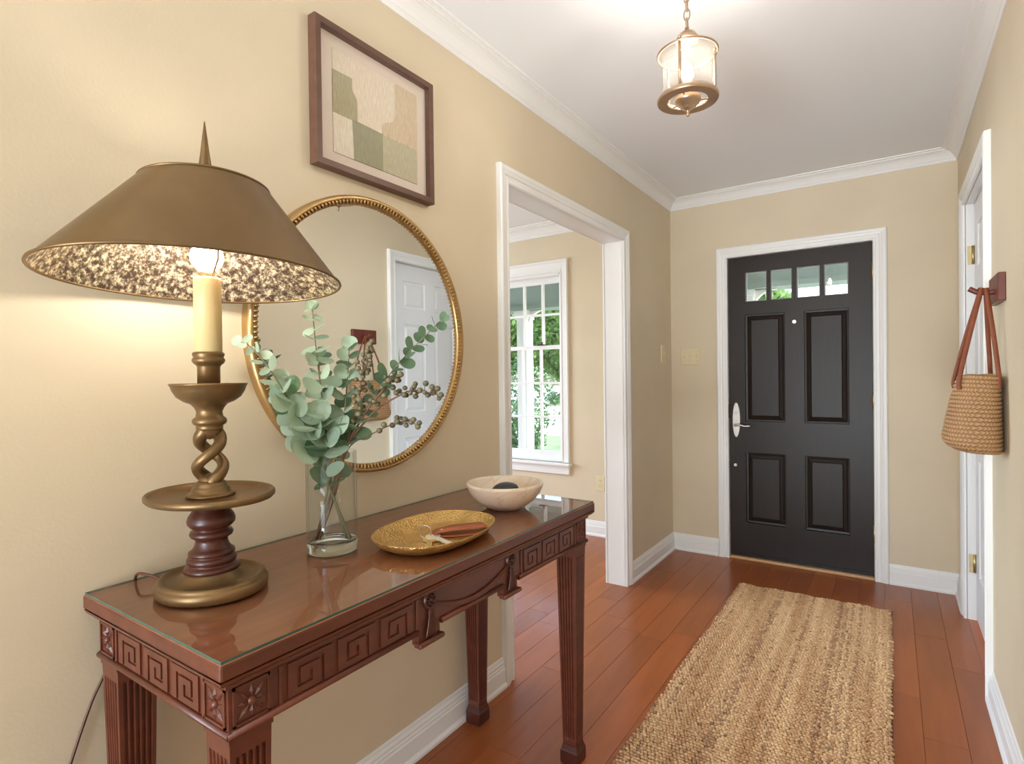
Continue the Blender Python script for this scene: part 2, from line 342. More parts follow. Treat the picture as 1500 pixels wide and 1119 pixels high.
baseboard('baseboard_front', F_, 0, FX0-m_cas); baseboard('baseboard_front', F_, FX1+m_cas, W)
baseboard('baseboard_right', R_, YB, RY0-m_cas); baseboard('baseboard_right', R_, RY1+m_cas, YF)
baseboard('baseboard_parlor_front', F_, PX0, PX1)
baseboard('baseboard_parlor_right', lambda s, d, z: (-.11-d, s, z), DY1+m_cas, YF)
baseboard('baseboard_parlor_left', lambda s, d, z: (PX0+d, s, z), -.2, YF)
# floor: sub-floor slab and one object per plank
m = MB(); m.box(-4.11, YB-.11, -.12, W+.11, YF+.0, -.012); m.box(-4.11, YB-.11, -.012, W+.11, .3, -.0005); m.box(-4.11, .3, -.012, -2.467, YF, -.0005); m.box(FX0, YF, -.012, FX1, YF+.15, -.0005)
floor = struct(m.build('floor', 'floor_base'))
MB().box(W, RY0+.001, -.0115, W+.10, RY1-.001, 0).build('plank', 'floor_wood', floor)
PWD = .12; x = .053-.12*21; 
while x < W:
    y = .3-random.random()*.9; xa, xb = max(x, -2.467), min(x+PWD, W)
    while y < YF:
        ln = random.choice((.62, .78, .9, 1.05, 1.2)); a, b = max(y, .3), min(y+ln, YF); g = .0004; y += ln
        if b-a < .02 or xb-xa < .004: continue
        if xa < -.11 and xb > 0 and (a < DY0-.1 or b > DY1+.1): pass
        c = ((xa+xb)/2, (a+b)/2); hx = (xb-xa)/2-g; hy = (b-a)/2-g; q = .0007
        mb = MB(); pts = [[(sx*(hx-i), sy*(hy-i), z) for sx, sy in ((-1, -1), (1, -1), (1, 1), (-1, 1))] for i, z in ((0, -.012), (0, -q), (q, 0))]
        s0 = mb.grid(pts, False, True, False); mb.cap(s0+8, 4)
        o = bpy.data.objects.new('plank', mb.mesh('plank', 'floor_wood')); COL.objects.link(o); o.parent = floor; o.location = (c[0], c[1], 0)
    x += PWD

# ------------------------------------------------------------------ entrance door
def raised_panel(fn, a0, a1, b0, b1, steps):
    m = MB(); pts = [[fn(a0+i, b0+i, d), fn(a1-i, b0+i, d), fn(a1-i, b1-i, d), fn(a0+i, b1-i, d)] for i, d in steps]
    s = m.grid(pts, False, True, False); m.cap(s+4*(len(steps)-1), 4); return m
STEPS = [(0, .0), (.0, .018), (.012, .020), (.016, .016), (.034, .007), (.037, .010), (.040, .006)]
def front_door():
    root = bpy.data.objects.new('door_1', None); COL.objects.link(root); struct(root); root.location = ((FX0+FX1)/2, YF+.03, .02)
    root['label'] = 'dark espresso entrance door with four small panes across the top'
    y0, y1 = YF+.014, YF+.056; X0, X1 = FX0+.004, FX1-.004
    lx = [(.493, .624), (.646, .772), (.797, .928), (.949, 1.079)]; lz = (1.705, 1.9)
    cols = [(.489, .729), (.838, 1.080)]; rows = [(.246, .712), (.917, 1.621)]
    m = MB(); B = lambda a, b, c, d: m.box(a, y0, c, b, y1, d)
    B(X0, .489, .022, FZ-.004); B(1.08, X1, .022, FZ-.004); B(.489, 1.08, .022, .246); B(.489, 1.08, .712, .917); B(.489, 1.08, 1.621, 1.705); B(.489, 1.08, 1.9, FZ-.004); B(.729, .838, .246, .712); B(.729, .838, .917, 1.621)
    xs = [.489, .493, .624, .646, .772, .797, .928, .949, 1.079, 1.08]
    for a, b in zip(xs[0::2], xs[1::2]): B(a, b, 1.705, 1.9)
    m.build('door_slab', 'door_black', root)
    for a, b in cols:
        for c, d in rows: raised_panel(lambda s, z, q: (s, y0+q, z), a, b, c, d, STEPS).build('panel', 'door_black', root)
    for a, b in lx:
        f = MB(); c, d = lz
        pts = [[(a+i, y0+q, c+i), (b-i, y0+q, c+i), (b-i, y0+q, d-i), (a+i, y0+q, d-i)] for i, q in ((0, .002), (.0, .012), (.006, .018), (.007, .022), (.007, .034))]
        f.grid(pts, False, True, False); fo = f.build('glazing_bead', 'nickel_paint' if 'nickel_paint' in MATS else 'door_black', root)
        g = MB(); g.box(a+.005, y0+.02, c+.005, b-.005, y0+.024, d-.005); g.build('pane', 'window_glass', fo)
    # handle set
    h = MB(); cx, cz = .432, .925
    prof = [(0, 0), (0, .006), (-.004, .009)]
    pts = [[(cx+(.026+i)*math.cos(t), y0-q, cz+(.118+i)*math.sin(t)) for t in np.linspace(0, 2*PI, 33)[:-1]] for i, q in prof]
    s = h.grid(pts, False, True, True); h.cap(s+64, 32); esc = h.build('escutcheon', 'nickel', root)
    l = MB(); l.tube([(cx, y0, .892), (cx, y0-.05, .892)], .009, 12); l.tube(smooth_path([(cx-.004, y0-.05, .892), (cx+.03, y0-.052, .895), (cx+.06, y0-.05, .888), (cx+.095, y0-.046, .891)], 6), [.009]*6+[.008]*6+[.007]*6+[.005], 10, flat=.8); l.build('lever', 'nickel', esc)
    l = MB(); l.tube([(cx, y0-.006, .972), (cx, y0-.016, .972)], .014, 16); l.box(cx-.003, y0-.028, .962, cx+.003, y0-.014, .984); l.build('thumb_turn', 'steel', esc)
    v = MB(); v.tube([(.784, y0, 1.556), (.784, y0-.006, 1.556)], .011, 16); v.build('door_viewer', 'nickel', root)
    v = MB(); v.tube([(.424, y0, .624), (.424, y0-.008, .624)], .010, 16); v.build('door_stud', 'nickel', root)
    for z in (1.824, 1.063, .272):
        v = MB(); v.tube([(FX1-.001, y0-.005, z-.05), (FX1-.001, y0-.005, z+.05)], .0065, 10); v.box(FX1-.001, y0-.002, z-.048, FX1+.012, y0+.001, z+.048); v.ball((FX1-.001, y0-.005, z+.053), .006, 8, 6); v.ball((FX1-.001, y0-.005, z-.053), .006, 8, 6); v.build('hinge', 'brass_hinge', root)
    v = MB(); v.box(FX0-.004, y0-.012, .94, FX0+.006, y0+.01, 1.03); v.build('strike_plate', 'dark_metal', root)
    v = MB(); v.box(X0, y0-.006, .022, X1, y0, .04); v.build('door_sweep', 'door_black', root)
M('nickel_paint', (150, 150, 154), .4)
front_door()
def side_door():
    root = bpy.data.objects.new('door_2', None); COL.objects.link(root); struct(root); root.location = (W+.05, (RY0+RY1)/2, 0); root['label'] = 'white six-panel interior door in the right wall'
    x0, x1 = W+.034, W+.07; a, b = RY0+.003, RY1-.003; mid = (a+b)/2
    ys = [(a+.11, mid-.05), (mid+.05, b-.11)]; zs = [(.24, .80), (.98, 1.62), (1.73, 1.93)]
    m = MB(); B = lambda p, q, r, s: m.box(x0, p, r, x1, q, s)
    B(a, a+.11, .012, RZ-.003); B(b-.11, b, .012, RZ-.003); B(mid-.05, mid+.05, .012, RZ-.003)
    for p, q in ys:
        for r, s in ((.012, .24), (.80, .98), (1.62, 1.73), (1.93, RZ-.003)): B(p, q, r, s)
    m.build('door_slab', 'door_white', root)
    for p, q in ys:
        for r, s in zs: raised_panel(lambda u, z, d: (x0+d, u, z), p, q, r, s, [(0, 0), (.004, .008), (.014, .010), (.020, .010), (.036, .003)]).build('panel', 'door_white', root)
    k = MB(); cy, cz = a+.065, .93
    k.tube([(x0, cy, cz), (x0-.008, cy, cz)], .032, 20); k.tube([(x0-.008, cy, cz), (x0-.05, cy, cz)], .011, 12); k.tube(smooth_path([(x0-.05, cy-.008, cz), (x0-.052, cy+.04, cz+.003), (x0-.05, cy+.11, cz-.002)], 6), [.010]*6+[.008]*6+[.006], 10); k.build('lever_handle', 'steel', root)
    for z in (1.80, 1.05, .28):
        v = MB(); v.tube([(x0-.006, b+.001, z-.045), (x0-.006, b+.001, z+.045)], .006, 8); v.box(x0-.028, b+.0005, z-.045, x0-.006, b+.003, z+.045)
        v.build('hinge', 'brass_hinge', root)
    s = MB(); s.box(x1, RY0, 0, x1+.015, RY0+.012, RZ); s.box(x1, RY1-.012, 0, x1+.015, RY1, RZ); s.box(x1, RY0, RZ-.012, x1+.015, RY1, RZ); s.build('door_stop', 'trim_paint', root)
side_door()

# ------------------------------------------------------------------ side-room window
def window():
    root = bpy.data.objects.new('window_1', None); COL.objects.link(root); struct(root); root.location = ((WX0+WX1)/2, YF+.05, WZ0); root['label'] = 'white double-hung sash window with small panes'
    fn = lambda s, z, d: (s, YF-d, z)
    P = [(0, 0), (0, .012), (.006, .018), (.012, .018), (.016, .014), (.05, .016), (.056, .022), (.066, .022), (.068, 0)]
    m = MB(); zt = WZ1; pts = [[fn(WX0-o, WZ0, d), fn(WX0-o, zt+o*1.5, d), fn(WX1+o, zt+o*1.5, d), fn(WX1+o, WZ0, d)] for o, d in P]; m.grid(pts, False, False, False); m.build('casing', 'trim_paint', root)
    m = MB(); m.box(WX0-.085, YF-.05, WZ0-.028, WX1+.085, YF+.09, WZ0-.004); m.build('sill', 'trim_paint', root, bevel=.006)
    m = MB(); m.box(WX0-.068, YF-.022, WZ0-.095, WX1+.068, YF, WZ0-.028); m.box(WX0-.07, YF-.026, WZ0-.05, WX1+.07, YF, WZ0-.028); m.build('apron', 'trim_paint', root, bevel=.004)
    m = MB(); m.box(WX0, YF, WZ0, WX0+.014, YF+.15, WZ1); m.box(WX1-.014, YF, WZ0, WX1, YF+.15, WZ1); m.box(WX0, YF, WZ1-.016, WX1, YF+.15, WZ1); m.box(WX0, YF, WZ0-.01, WX1, YF+.15, WZ0+.008); m.build('frame', 'trim_paint', root)
    def sash(z0, z1, y, rows, nc, bot, top, xo):
        a, b = WX0+.014, WX1-.014; s = MB(); t = .018; st = .028
        s.box(a, y, z0, a+st, y+.035, z1); s.box(b-st, y, z0, b, y+.035, z1); s.box(a+st, y, z0, b-st, y+.035, z0+bot); s.box(a+st, y, z1-top, b-st, y+.035, z1)
        so_ = s.build('sash', 'trim_paint', root); ga, gb = a+st, b-st; gz0, gz1 = z0+bot, z1-top
        cw = (gb-ga)/nc; rh = (gz1-gz0)/rows
        for i in range(1, nc): k = MB(); k.box(ga+cw*i-t/2, y+.004, gz0, ga+cw*i+t/2, y+.03, gz1); k.build('muntin', 'trim_paint', so_)
        for j in range(1, rows): k = MB(); k.box(ga, y+.005, gz0+rh*j-t/2, gb, y+.029, gz0+rh*j+t/2); k.build('muntin', 'trim_paint', so_)
        for i in range(nc):
            for j in range(rows): k = MB(); k.box(ga+cw*i, y+.015, gz0+rh*j, ga+cw*(i+1), y+.018, gz0+rh*(j+1)); k.build('pane', 'window_glass', so_)
    sash(1.455, WZ1-.016, YF+.085, 2, 4, .03, .045, 0); sash(WZ0+.008, 1.485, YF+.045, 3, 4, .065, .03, 0)
    m = MB(); m.box(-1.13, YF+.03, 1.485, -1.07, YF+.07, 1.495); m.tube([(-1.10, YF+.045, 1.495), (-1.075, YF+.02, 1.507)], .006, 8); m.build('sash_lock', 'dark_metal', root)
window()

# ------------------------------------------------------------------ switches and outlet
def plate(name, fn, a0, a1, z0, z1, label, cat, kind, n=1):
    c = fn((a0+a1)/2, (z0+z1)/2, 0); root = thing(name, c, label, cat)
    m = MB(); pts = [[fn(a0+i, z0+i, d), fn(a1-i, z0+i, d), fn(a1-i, z1-i, d), fn(a0+i, z1-i, d)] for i, d in ((0, 0), (0, .003), (.003, .006))]; s = m.grid(pts, False, True, False); m.cap(s+8, 4); m.build('cover_plate', 'plate_ivory', root)
    zm = (z0+z1)/2; pit = (a1-a0)/n
    for k in range(n):
        am = a0+pit*(k+.5)
        if kind == 'switch':
            q = MB(); q.ext([(am-.006, zm-.013), (am+.006, zm-.013), (am+.006, zm+.013), (am-.006, zm+.013)], fn, .005, .0075); q.build('toggle_slot', 'plate_ivory', root, bevel=.001)
            q = MB(); q.ext([(am-.004, zm-.004), (am+.004, zm-.004), (am+.004, zm+.009), (am-.004, zm+.009)], fn, .007, .015); q.build('toggle', 'plate_ivory', root, bevel=.0015)
            for dz in (-.032, .032): q = MB(); q.ext([(am+.003*math.cos(t), zm+dz+.003*math.sin(t)) for t in np.linspace(0, 2*PI, 9)[:-1]], fn, .005, .007); q.build('screw', 'brass_hinge', root)
        else:
            for dz in (-.02, .02):
                q = MB(); q.ext([(am+.016*math.cos(t), zm+dz+.013*math.sin(t)) for t in np.linspace(0, 2*PI, 17)[:-1]], fn, .005, .008); r = q.build('receptacle', 'plate_ivory', root)
                for da in (-.006, .006): q = MB(); q.ext([(am+da-.0012, zm+dz-.001), (am+da+.0012, zm+dz-.001), (am+da+.0012, zm+dz+.007), (am+da-.0012, zm+dz+.007)], fn, .0078, .0083); q.build('slot', 'slot_dark', r)
                q = MB(); q.ext([(am+.002*math.cos(t), zm+dz-.006+.002*math.sin(t)) for t in np.linspace(0, 2*PI, 9)[:-1]], fn, .0078, .0083); q.build('slot', 'slot_dark', r)
plate('light_switch', lambda s, z, d: (d, s, z), 3.70, 3.77, 1.315, 1.432, 'narrow single ivory light switch on left wall near the corner', 'switch', 'switch')
plate('light_switch', lambda s, z, d: (s, YF-d, z), .068, .198, 1.298, 1.412, 'wide triple ivory light switch beside the dark entrance door', 'switch', 'switch', 3)
plate('wall_outlet', lambda s, z, d: (s, YF-d, z), -.595, -.525, .348, .463, 'ivory wall outlet below and right of the parlor window', 'outlet', 'outlet')

# ------------------------------------------------------------------ console table
TX0, TX1, TY0, TY1, TZ = .006, .498, .42, 1.635, .823
AX0, AX1, AY0, AY1 = .02, .476, .443, 1.612
def console():
    root = thing('console_table', (.25, 1.03, 0), 'carved mahogany console table with fluted tapered legs against the left wall', 'table')
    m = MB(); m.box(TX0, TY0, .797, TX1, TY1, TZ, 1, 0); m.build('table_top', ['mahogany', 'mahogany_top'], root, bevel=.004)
    prof = [(0, .797), (-.003, .790), (-.009, .785), (-.016, .782), (-.016, .776), (-.022, .772)]
    m = MB(); m.grid([[(TX0+.006, TY0-o, z), (TX1+o, TY0-o, z), (TX1+o, TY1+o, z), (TX0+.006, TY1+o, z)] for o, z in prof], False, True, False); m.build('cove_molding', 'mahogany', root)
    # aprons
    fr = lambda s, z, d: (AX1+d, s, z); le = lambda s, z, d: (s, AY0-d, z); ri = lambda s, z, d: (s, AY1+d, z)
    zb = .700
    m = MB(); m.box(AX1-.02, AY0+.06, zb, AX1-.002, AY1-.06, .797); m.box(AX1-.02, .846, .672, AX1-.002, .912, zb); m.box(AX1-.02, 1.152, .672, AX1-.002, 1.216, zb); apf = m.build('apron', 'mahogany', root)
    m = MB(); m.box(AX0, AY0+.06, zb, AX0+.018, AY1-.06, .797); m.build('apron', 'mahogany', root)
    m = MB(); m.box(AX0+.06, AY0+.002, zb, AX1-.06, AY0+.02, .797); apl = m.build('apron', 'mahogany', root)
    m = MB(); m.box(AX0+.06, AY1-.02, zb, AX1-.06, AY1-.002, .797); apr = m.build('apron', 'mahogany', root)
    def bead(fn, a, b, z, r, parent):
        m = MB(); m.tube([fn(a, z, 0), fn(b, z, 0)], r, 10); return m.build('bead_molding', 'mahogany', parent)
    for a, b in ((AY0-.004, .843), (.914, 1.150), (1.218, AY1+.004)): bead(fr, a, b, zb+.003, .0062, root)
    bead(le, AX0-.004, AX1+.004, zb+.003, .0062, root); bead(ri, AX0-.004, AX1+.004, zb+.003, .0062, root)
    # tassel drop blocks
    for c in (.879, 1.184):
        m = MB(); m.box(AX1-.012, c-.036, .668, AX1+.006, c+.036, .680); m.tube([(AX1+.004, c-.038, .674), (AX1+.004, c+.038, .674)], .006, 10); m.build('drop_block', 'mahogany', root, bevel=.002)
    # greek key cells
    def key_mesh(fn, a0, wdt, z0, h):
        m = MB(); b_ = .19; p_ = .27; hb = b_/2
        P = [(x*p_+hb, y*p_+hb) for x, y in ((0, 0), (0, 3), (3, 3), (3, 0), (1, 0), (1, 2), (2, 2), (2, 1))]
        D = [(math.copysign(1, q[0]-p[0]) if abs(q[0]-p[0]) > 1e-6 else 0, math.copysign(1, q[1]-p[1]) if abs(q[1]-p[1]) > 1e-6 else 0) for p, q in zip(P, P[1:])]
        def side(sg):
            out = []
            for k, p in enumerate(P):
                d0 = D[max(k-1, 0)]; d1 = D[min(k, len(D)-1)]; n0 = (-d0[1]*sg, d0[0]*sg); n1 = (-d1[1]*sg, d1[0]*sg)
                o = (n0[0]+n1[0], n0[1]+n1[1]) if k not in (0, len(P)-1) else (n0[0]+d0[0]*(-1 if k == 0 else 1), n0[1]+d0[1]*(-1 if k == 0 else 1))
                out.append((a0+wdt*(p[0]+o[0]*hb), z0+h*(p[1]+o[1]*hb)))
            return out
        m.ext(side(1)+side(-1)[::-1], fn, -.003, .0012)
        return m
    def keys(fn, a, b, n, parent, flip=False):
        cw = (b-a)/n
        for k in range(n):
            f2 = (lambda s, z, d, a_=a+cw*k, c_=cw: fn(2*a_+c_-s, z, d)) if flip else fn
            key_mesh(f2, a+cw*k+cw*.07, cw*.86, .712, .056).build('greek_key', 'mahogany', parent)
        for s in (a-.009, b+.003): MB().ext([(s, .709), (s+.006, .709), (s+.006, .771), (s, .771)], fn, -.003, .0015).build('panel_bar', 'mahogany', parent, bevel=.001)
    keys(fr, .535, .835, 3, apf, True); keys(fr, 1.240, 1.532, 3, apf, True); keys(le, .098, .398, 3, apl); keys(ri, .098, .398, 3, apr)
    # rosettes on the leg blocks
    def rosette(fn, a, z, h, parent):
        m = MB(); e = .004
        for x0, y0, x1, y1 in ((a-h, z-h, a+h, z-h+e), (a-h, z+h-e, a+h, z+h), (a-h, z-h, a-h+e, z+h), (a+h-e, z-h, a+h, z+h)): m.ext([(x0, y0), (x1, y0), (x1, y1), (x0, y1)], fn, -.002, .003)
        for k in range(8):
            t = k*PI/4; L = h*(.86 if k % 2 == 0 else 1.0); c, s = math.cos(t), math.sin(t); n = (-s, c)
            b = len(m.v); wd = h*.13
            for p in ((a+c*h*.2, z+s*h*.2, .001), (a+c*L*.6+n[0]*wd, z+s*L*.6+n[1]*wd, .0005), (a+c*L, z+s*L, .0005), (a+c*L*.6-n[0]*wd, z+s*L*.6-n[1]*wd, .0005), (a+c*L*.55, z+s*L*.55, .0045)): m.v.append(tuple(fn(*p)))
            for q in ((0, 1, 4), (1, 2, 4), (2, 3, 4), (3, 0, 4)): m.face([b+i for i in q])
        pts = [[fn(a+h*.24*math.cos(p)*math.cos(q), z+h*.24*math.cos(p)*math.sin(q), .001+.006*math.sin(p)) for q in np.linspace(0, 2*PI, 13)[:-1]] for p in np.linspace(0, PI/2, 5)]
        m.grid(pts, False, True); m.build('rosette', 'mahogany', parent)
    # legs
    lw = .036
    for cx, cy in ((AX0+lw, AY0+lw), (AX1-lw, AY0+lw), (AX0+lw, AY1-lw), (AX1-lw, AY1-lw)):
        m = MB(); hw = lw
        m.box(cx-hw, cy-hw, .688, cx+hw, cy+hw, .797)
        def sec(half, dep, z):
            out = []
            for side in range(4):
                ang = side*PI/2; n = 5
                prm = [-1+.14]
                loc = [(-1, 0)]
                for k in range(n):
                    c0 = -.80+1.6*(k+.5)/n; hwid = .8/n*.78
                    loc += [(c0-hwid, 0), (c0-hwid*.55, 1), (c0+hwid*.55, 1), (c0+hwid, 0)]
                for t, g in loc:
                    x_, y_ = half*t, -(half-dep*g); out.append((cx+x_*math.cos(ang)-y_*math.sin(ang), cy+x_*math.sin(ang)+y_*math.cos(ang), z))
            return out
        rows = [sec(hw-.002, 0, .688), sec(hw-.0025, 0, .664), sec(hw-.0026, .005, .657), sec(hw*.66, .0036, .085), sec(hw*.655, 0, .078), sec(hw*.65, 0, .058)]
        s = m.grid(rows, False, True, False)
        lg = m.build('leg', 'mahogany', root)
        f = MB(); fo = .030
        s = f.grid([[(cx+sx*o, cy+sy*o, z) for sx, sy in ((-1, -1), (1, -1), (1, 1), (-1, 1))] for o, z in ((fo*.94, 0), (fo, .006), (fo, .042), (fo*.93, .047), (fo*.80, .062), (.0242, .064))], False, True, False); f.cap(s, 4, True); f.cap(s+20, 4); f.build('foot', 'mahogany_dark', lg)
        if cx > .3: rosette(fr, cy, .741, .030, lg)
        if cy < 1: rosette(le, cx, .741, .030, lg)
        else: rosette(ri, cx, .741, .030, lg)
    # swag panel: paterae with tassels and a draped swag
    for c in (.879, 1.184):
        m = MB(); pts = [[fr(c+r*math.cos(t), .760+r*1.1*math.sin(t), d) for t in np.linspace(0, 2*PI, 21)[:-1]] for r, d in ((.019, -.003), (.0185, .004), (.016, .006), (.013, .005), (.0125, .002), (.001, .002))]
        m.grid(pts, False, True, True)
        for k in range(8):
            t = k*PI/4; m.tube([fr(c+.004*math.cos(t), .76+.004*math.sin(t), .003), fr(c+.012*math.cos(t), .76+.012*math.sin(t), .004)], [.0015, .0028], 6)
        m.ball(fr(c, .76, .003), .0045, 10, 6); pa = m.build('patera', 'mahogany_dark', root)
        m = MB()
        for k in range(-3, 4): m.tube(smooth_path([fr(c+k*.0012, .742, .003), fr(c+k*.0024, .718, .005), fr(c+k*.0046, .684, .003)], 5), [.0022]*5+[.0030]*6, 6)
        m.tube([fr(c-.006, .735, .003), fr(c+.006, .735, .003)], .004, 8); m.build('tassel', 'mahogany_dark', root)
    P = [fr(.892+(1.172-.892)*t, .752-.036*(1-(2*t-1)**2), .001) for t in np.linspace(0, 1, 25)]
    m = MB(); m.tube(P, [.002+.004*math.sin(PI*i/24) for i in range(25)], 8); m.tube([(p[0]+.004, p[1], p[2]-.002) for p in P], [.001+.003*math.sin(PI*i/24) for i in range(25)], 6); m.build('swag', 'mahogany', root)
console()
m = MB(); m.box(TX0+.004, TY0+.003, TZ, TX1-.003, TY1-.004, TZ+.0045, 0, 1)
tag(m.build('glass_cover_sheet', ['table_glass', 'glass_edge'], loc=(.25, 1.03, TZ)), 'clear glass sheet with green edge covering the console table top', 'glass')
GZ = TZ+.0047

# ------------------------------------------------------------------ table lamp
LX, LY = .197, .568
def lamp():
    root = thing('table_lamp', (LX, LY, GZ), 'tall brass candlestick lamp with wide oval shade, lit', 'lamp')
    c = (LX, LY)
    m = MB(); m.lathe([(.100, GZ), (.104, GZ+.004), (.105, GZ+.016), (.102, GZ+.020), (.0995, GZ+.0215), (.0995, GZ+.024), (.096, GZ+.028), (.091, GZ+.0285), (.087, GZ+.0245), (.083, GZ+.0225), (.070, GZ+.023), (.063, GZ+.0255), (.057, GZ+.031), (.051, GZ+.036), (.047, GZ+.042)], 48, c, 1.02, .92); m.build('base', 'brass_aged', root)
    m = MB(); m.lathe([(.050, .867), (.048, .873), (.044, .876), (.0405, .878), (.0405, .8805), (.0435, .883), (.0440, .888), (.0415, .892), (.0380, .8935), (.0380, .8955), (.0410, .898), (.0400, .903), (.035, .906), (.031, .912), (.0285, .920), (.0285, .9265), (.031, .928), (.0365, .931), (.0385, .936), (.0365, .941), (.0305, .9435), (.0305, .946), (.036, .949), (.0415, .955), (.0425, .962), (.040, .970), (.034, .979), (.0295, .987), (.0275, .997), (.028, 1.003)], 40, c); m.build('turned_stem', 'mahogany_dark', root)
    m = MB(); m.lathe([(.03, 1.000), (.098, 1.0005), (.110, 1.003), (.1145, 1.008), (.1145, 1.0135), (.112, 1.0165), (.109, 1.0165), (.1065, 1.013), (.103, 1.0085), (.03, 1.0075)], 48, c, 1.13, .95); m.build('oval_dish', 'brass_aged', root)
    m = MB(); m.lathe([(.043, 1.008), (.043, 1.012), (.040, 1.014), (.034, 1.016), (.0335, 1.022), (.031, 1.025), (.0285, 1.028), (.0285, 1.032), (.021, 1.038)], 36, c); m.build('collar', 'brass_aged', root)
    m = MB(); n = 26
    for k in range(2):
        P = []
        rr = []
        for i in range(n+1):
            t = i/n; z = 1.030+t*(1.136-1.030); R = .009+.0155*math.sin(PI*t)**.8; ang = PI*k+t*PI*1.75-.5; P.append((LX+R*math.cos(ang), LY+R*math.sin(ang), z)); rr.append(.0135-.0032*math.sin(PI*t))
        m.tube(P, rr, 10)
    m.lathe([(.021, 1.036), (.020, 1.042), (.012, 1.048), (0, 1.052)], 20, c, ends=False); m.lathe([(0, 1.116), (.012, 1.120), (.020, 1.128), (.022, 1.136)], 20, c, ends=False)
    m.build('twisted_stem', 'brass_aged', root)
    m = MB(); m.lathe([(.022, 1.134), (.024, 1.140), (.023, 1.143), (.029, 1.147), (.0305, 1.152), (.029, 1.157), (.024, 1.161), (.0225, 1.170), (.026, 1.178), (.031, 1.184), (.034, 1.186), (.044, 1.190), (.056, 1.199), (.063, 1.211), (.066, 1.220), (.068, 1.222), (.068, 1.225), (.064, 1.2245), (.055, 1.212), (.021, 1.205)], 40, c); m.build('drip_pan', 'brass_aged', root)
    m = MB(); m.lathe([(.020, 1.205), (.020, 1.256), (.022, 1.260), (.026, 1.263), (.029, 1.268), (.0285, 1.272), (.026, 1.275), (.028, 1.279), (.028, 1.283), (.0255, 1.285), (.020, 1.285)], 32, c); m.build('candle_cup', 'brass_aged', root)
    m = MB(); m.lathe([(.0245, 1.283), (.0245, 1.424), (.0235, 1.428), (.017, 1.429), (.016, 1.427)], 32, c); m.build('candle_sleeve', 'candle_cream', root)
    m = MB(); m.lathe([(.0125, 1.424), (.0125, 1.432), (.015, 1.438)], 20, c); soc = m.build('socket', 'brass_aged', root)
    m = MB(); m.lathe([(.014, 1.430), (.019, 1.435), (.033, 1.446), (.0405, 1.460), (.0415, 1.470), (.038, 1.487), (.027, 1.501), (.012, 1.508), (0, 1.509)], 28, c, ends=False); bu = m.build('bulb', 'bulb_glass', root)
    m = MB(); m.ball((LX, LY, 1.468), .029, 24, 14); m.lathe([(.004, 1.436), (.005, 1.460)], 8, c); m.build('filament', 'bulb_glow', bu)
    # harp rod and finial
    zs = 1.597
    m = MB(); m.tube([(LX+.02, LY, 1.43), (LX+.04, LY, 1.46), (LX+.044, LY, 1.52), (LX+.02, LY, 1.60), (LX, LY, 1.615)], .0022, 8); m.tube([(LX-.02, LY, 1.43), (LX-.04, LY, 1.46), (LX-.044, LY, 1.52), (LX-.02, LY, 1.60), (LX, LY, 1.615)], .0022, 8); m.build('harp', 'brass_aged', root)
    m = MB(); m.lathe([(.004, 1.607), (.010, 1.610), (.012, 1.616), (.009, 1.622), (.0075, 1.626), (.0115, 1.630), (.0125, 1.636), (.0085, 1.665), (.0045, 1.70), (.001, 1.729), (0, 1.730)], 16, c, ends=False); m.build('finial', 'brass_aged', root)
    # tilted oval shade, open at the top
    cx, cy, tx = .203, LY, .112
    def ring(a, b, z, n=72): return [(cx+a*math.cos(2*PI*i/n), cy+b*math.sin(2*PI*i/n), z+tx*a*math.cos(2*PI*i/n)) for i in range(n)]
    m = MB(); NR = 14
    A0, B0, Z0, A1, B1, Z1 = .182, .274, 1.426, .094, .116, 1.600
    rows = [ring(A0+(A1-A0)*t, B0+(B1-B0)*t, Z0+(Z1-Z0)*t) for t in [i/NR for i in range(NR+1)]]
    m.grid(rows, False, True); sh = m.build('lamp_shade', 'brass_shade', root)
    m = MB(); rows = [ring(A0-.002+(A1-A0)*t, B0-.002+(B1-B0)*t, Z0+.0003+(Z1-Z0)*t) for t in [i/NR for i in range(NR+1)]]; m.grid(rows, False, True); m.build('shade_lining', 'shade_liner', sh)
    for nm, a, b, z, r in (('lower_rim', A0, B0, Z0, .0028), ('upper_rim', A1, B1, Z1, .0024)):
        m = MB(); m.tube(ring(a, b, z), r, 8, closed=True); m.build(nm, 'brass_shade', sh)
    m = MB()
    for k in range(3):
        t = 2*PI*k/3+.6; m.tube([(cx+A1*math.cos(t), cy+B1*math.sin(t), Z1+tx*A1*math.cos(t)), (LX, LY, 1.606)], .002, 6)
    m.build('spider', 'brass_aged', sh)
    P = smooth_path([(LX-.085, LY-.045, GZ+.008), (.085, .512, GZ+.018), (.055, .500, GZ+.022), (.030, .503, GZ+.012), (.014, .508, GZ+.004), (.0028, .512, TZ-.006), (.003, .510, .78), (.004, .497, .74), (.007, .45, .65), (.007, .428, .604), (.007, .396, .512), (.012, .36, .40), (.02, .33, .2), (.03, .28, .006), (.05, .1, .006)], 8)
    m = MB(); m.tube(P, .0028, 8); m.build('power_cord', 'cord_brown', root)
lamp()

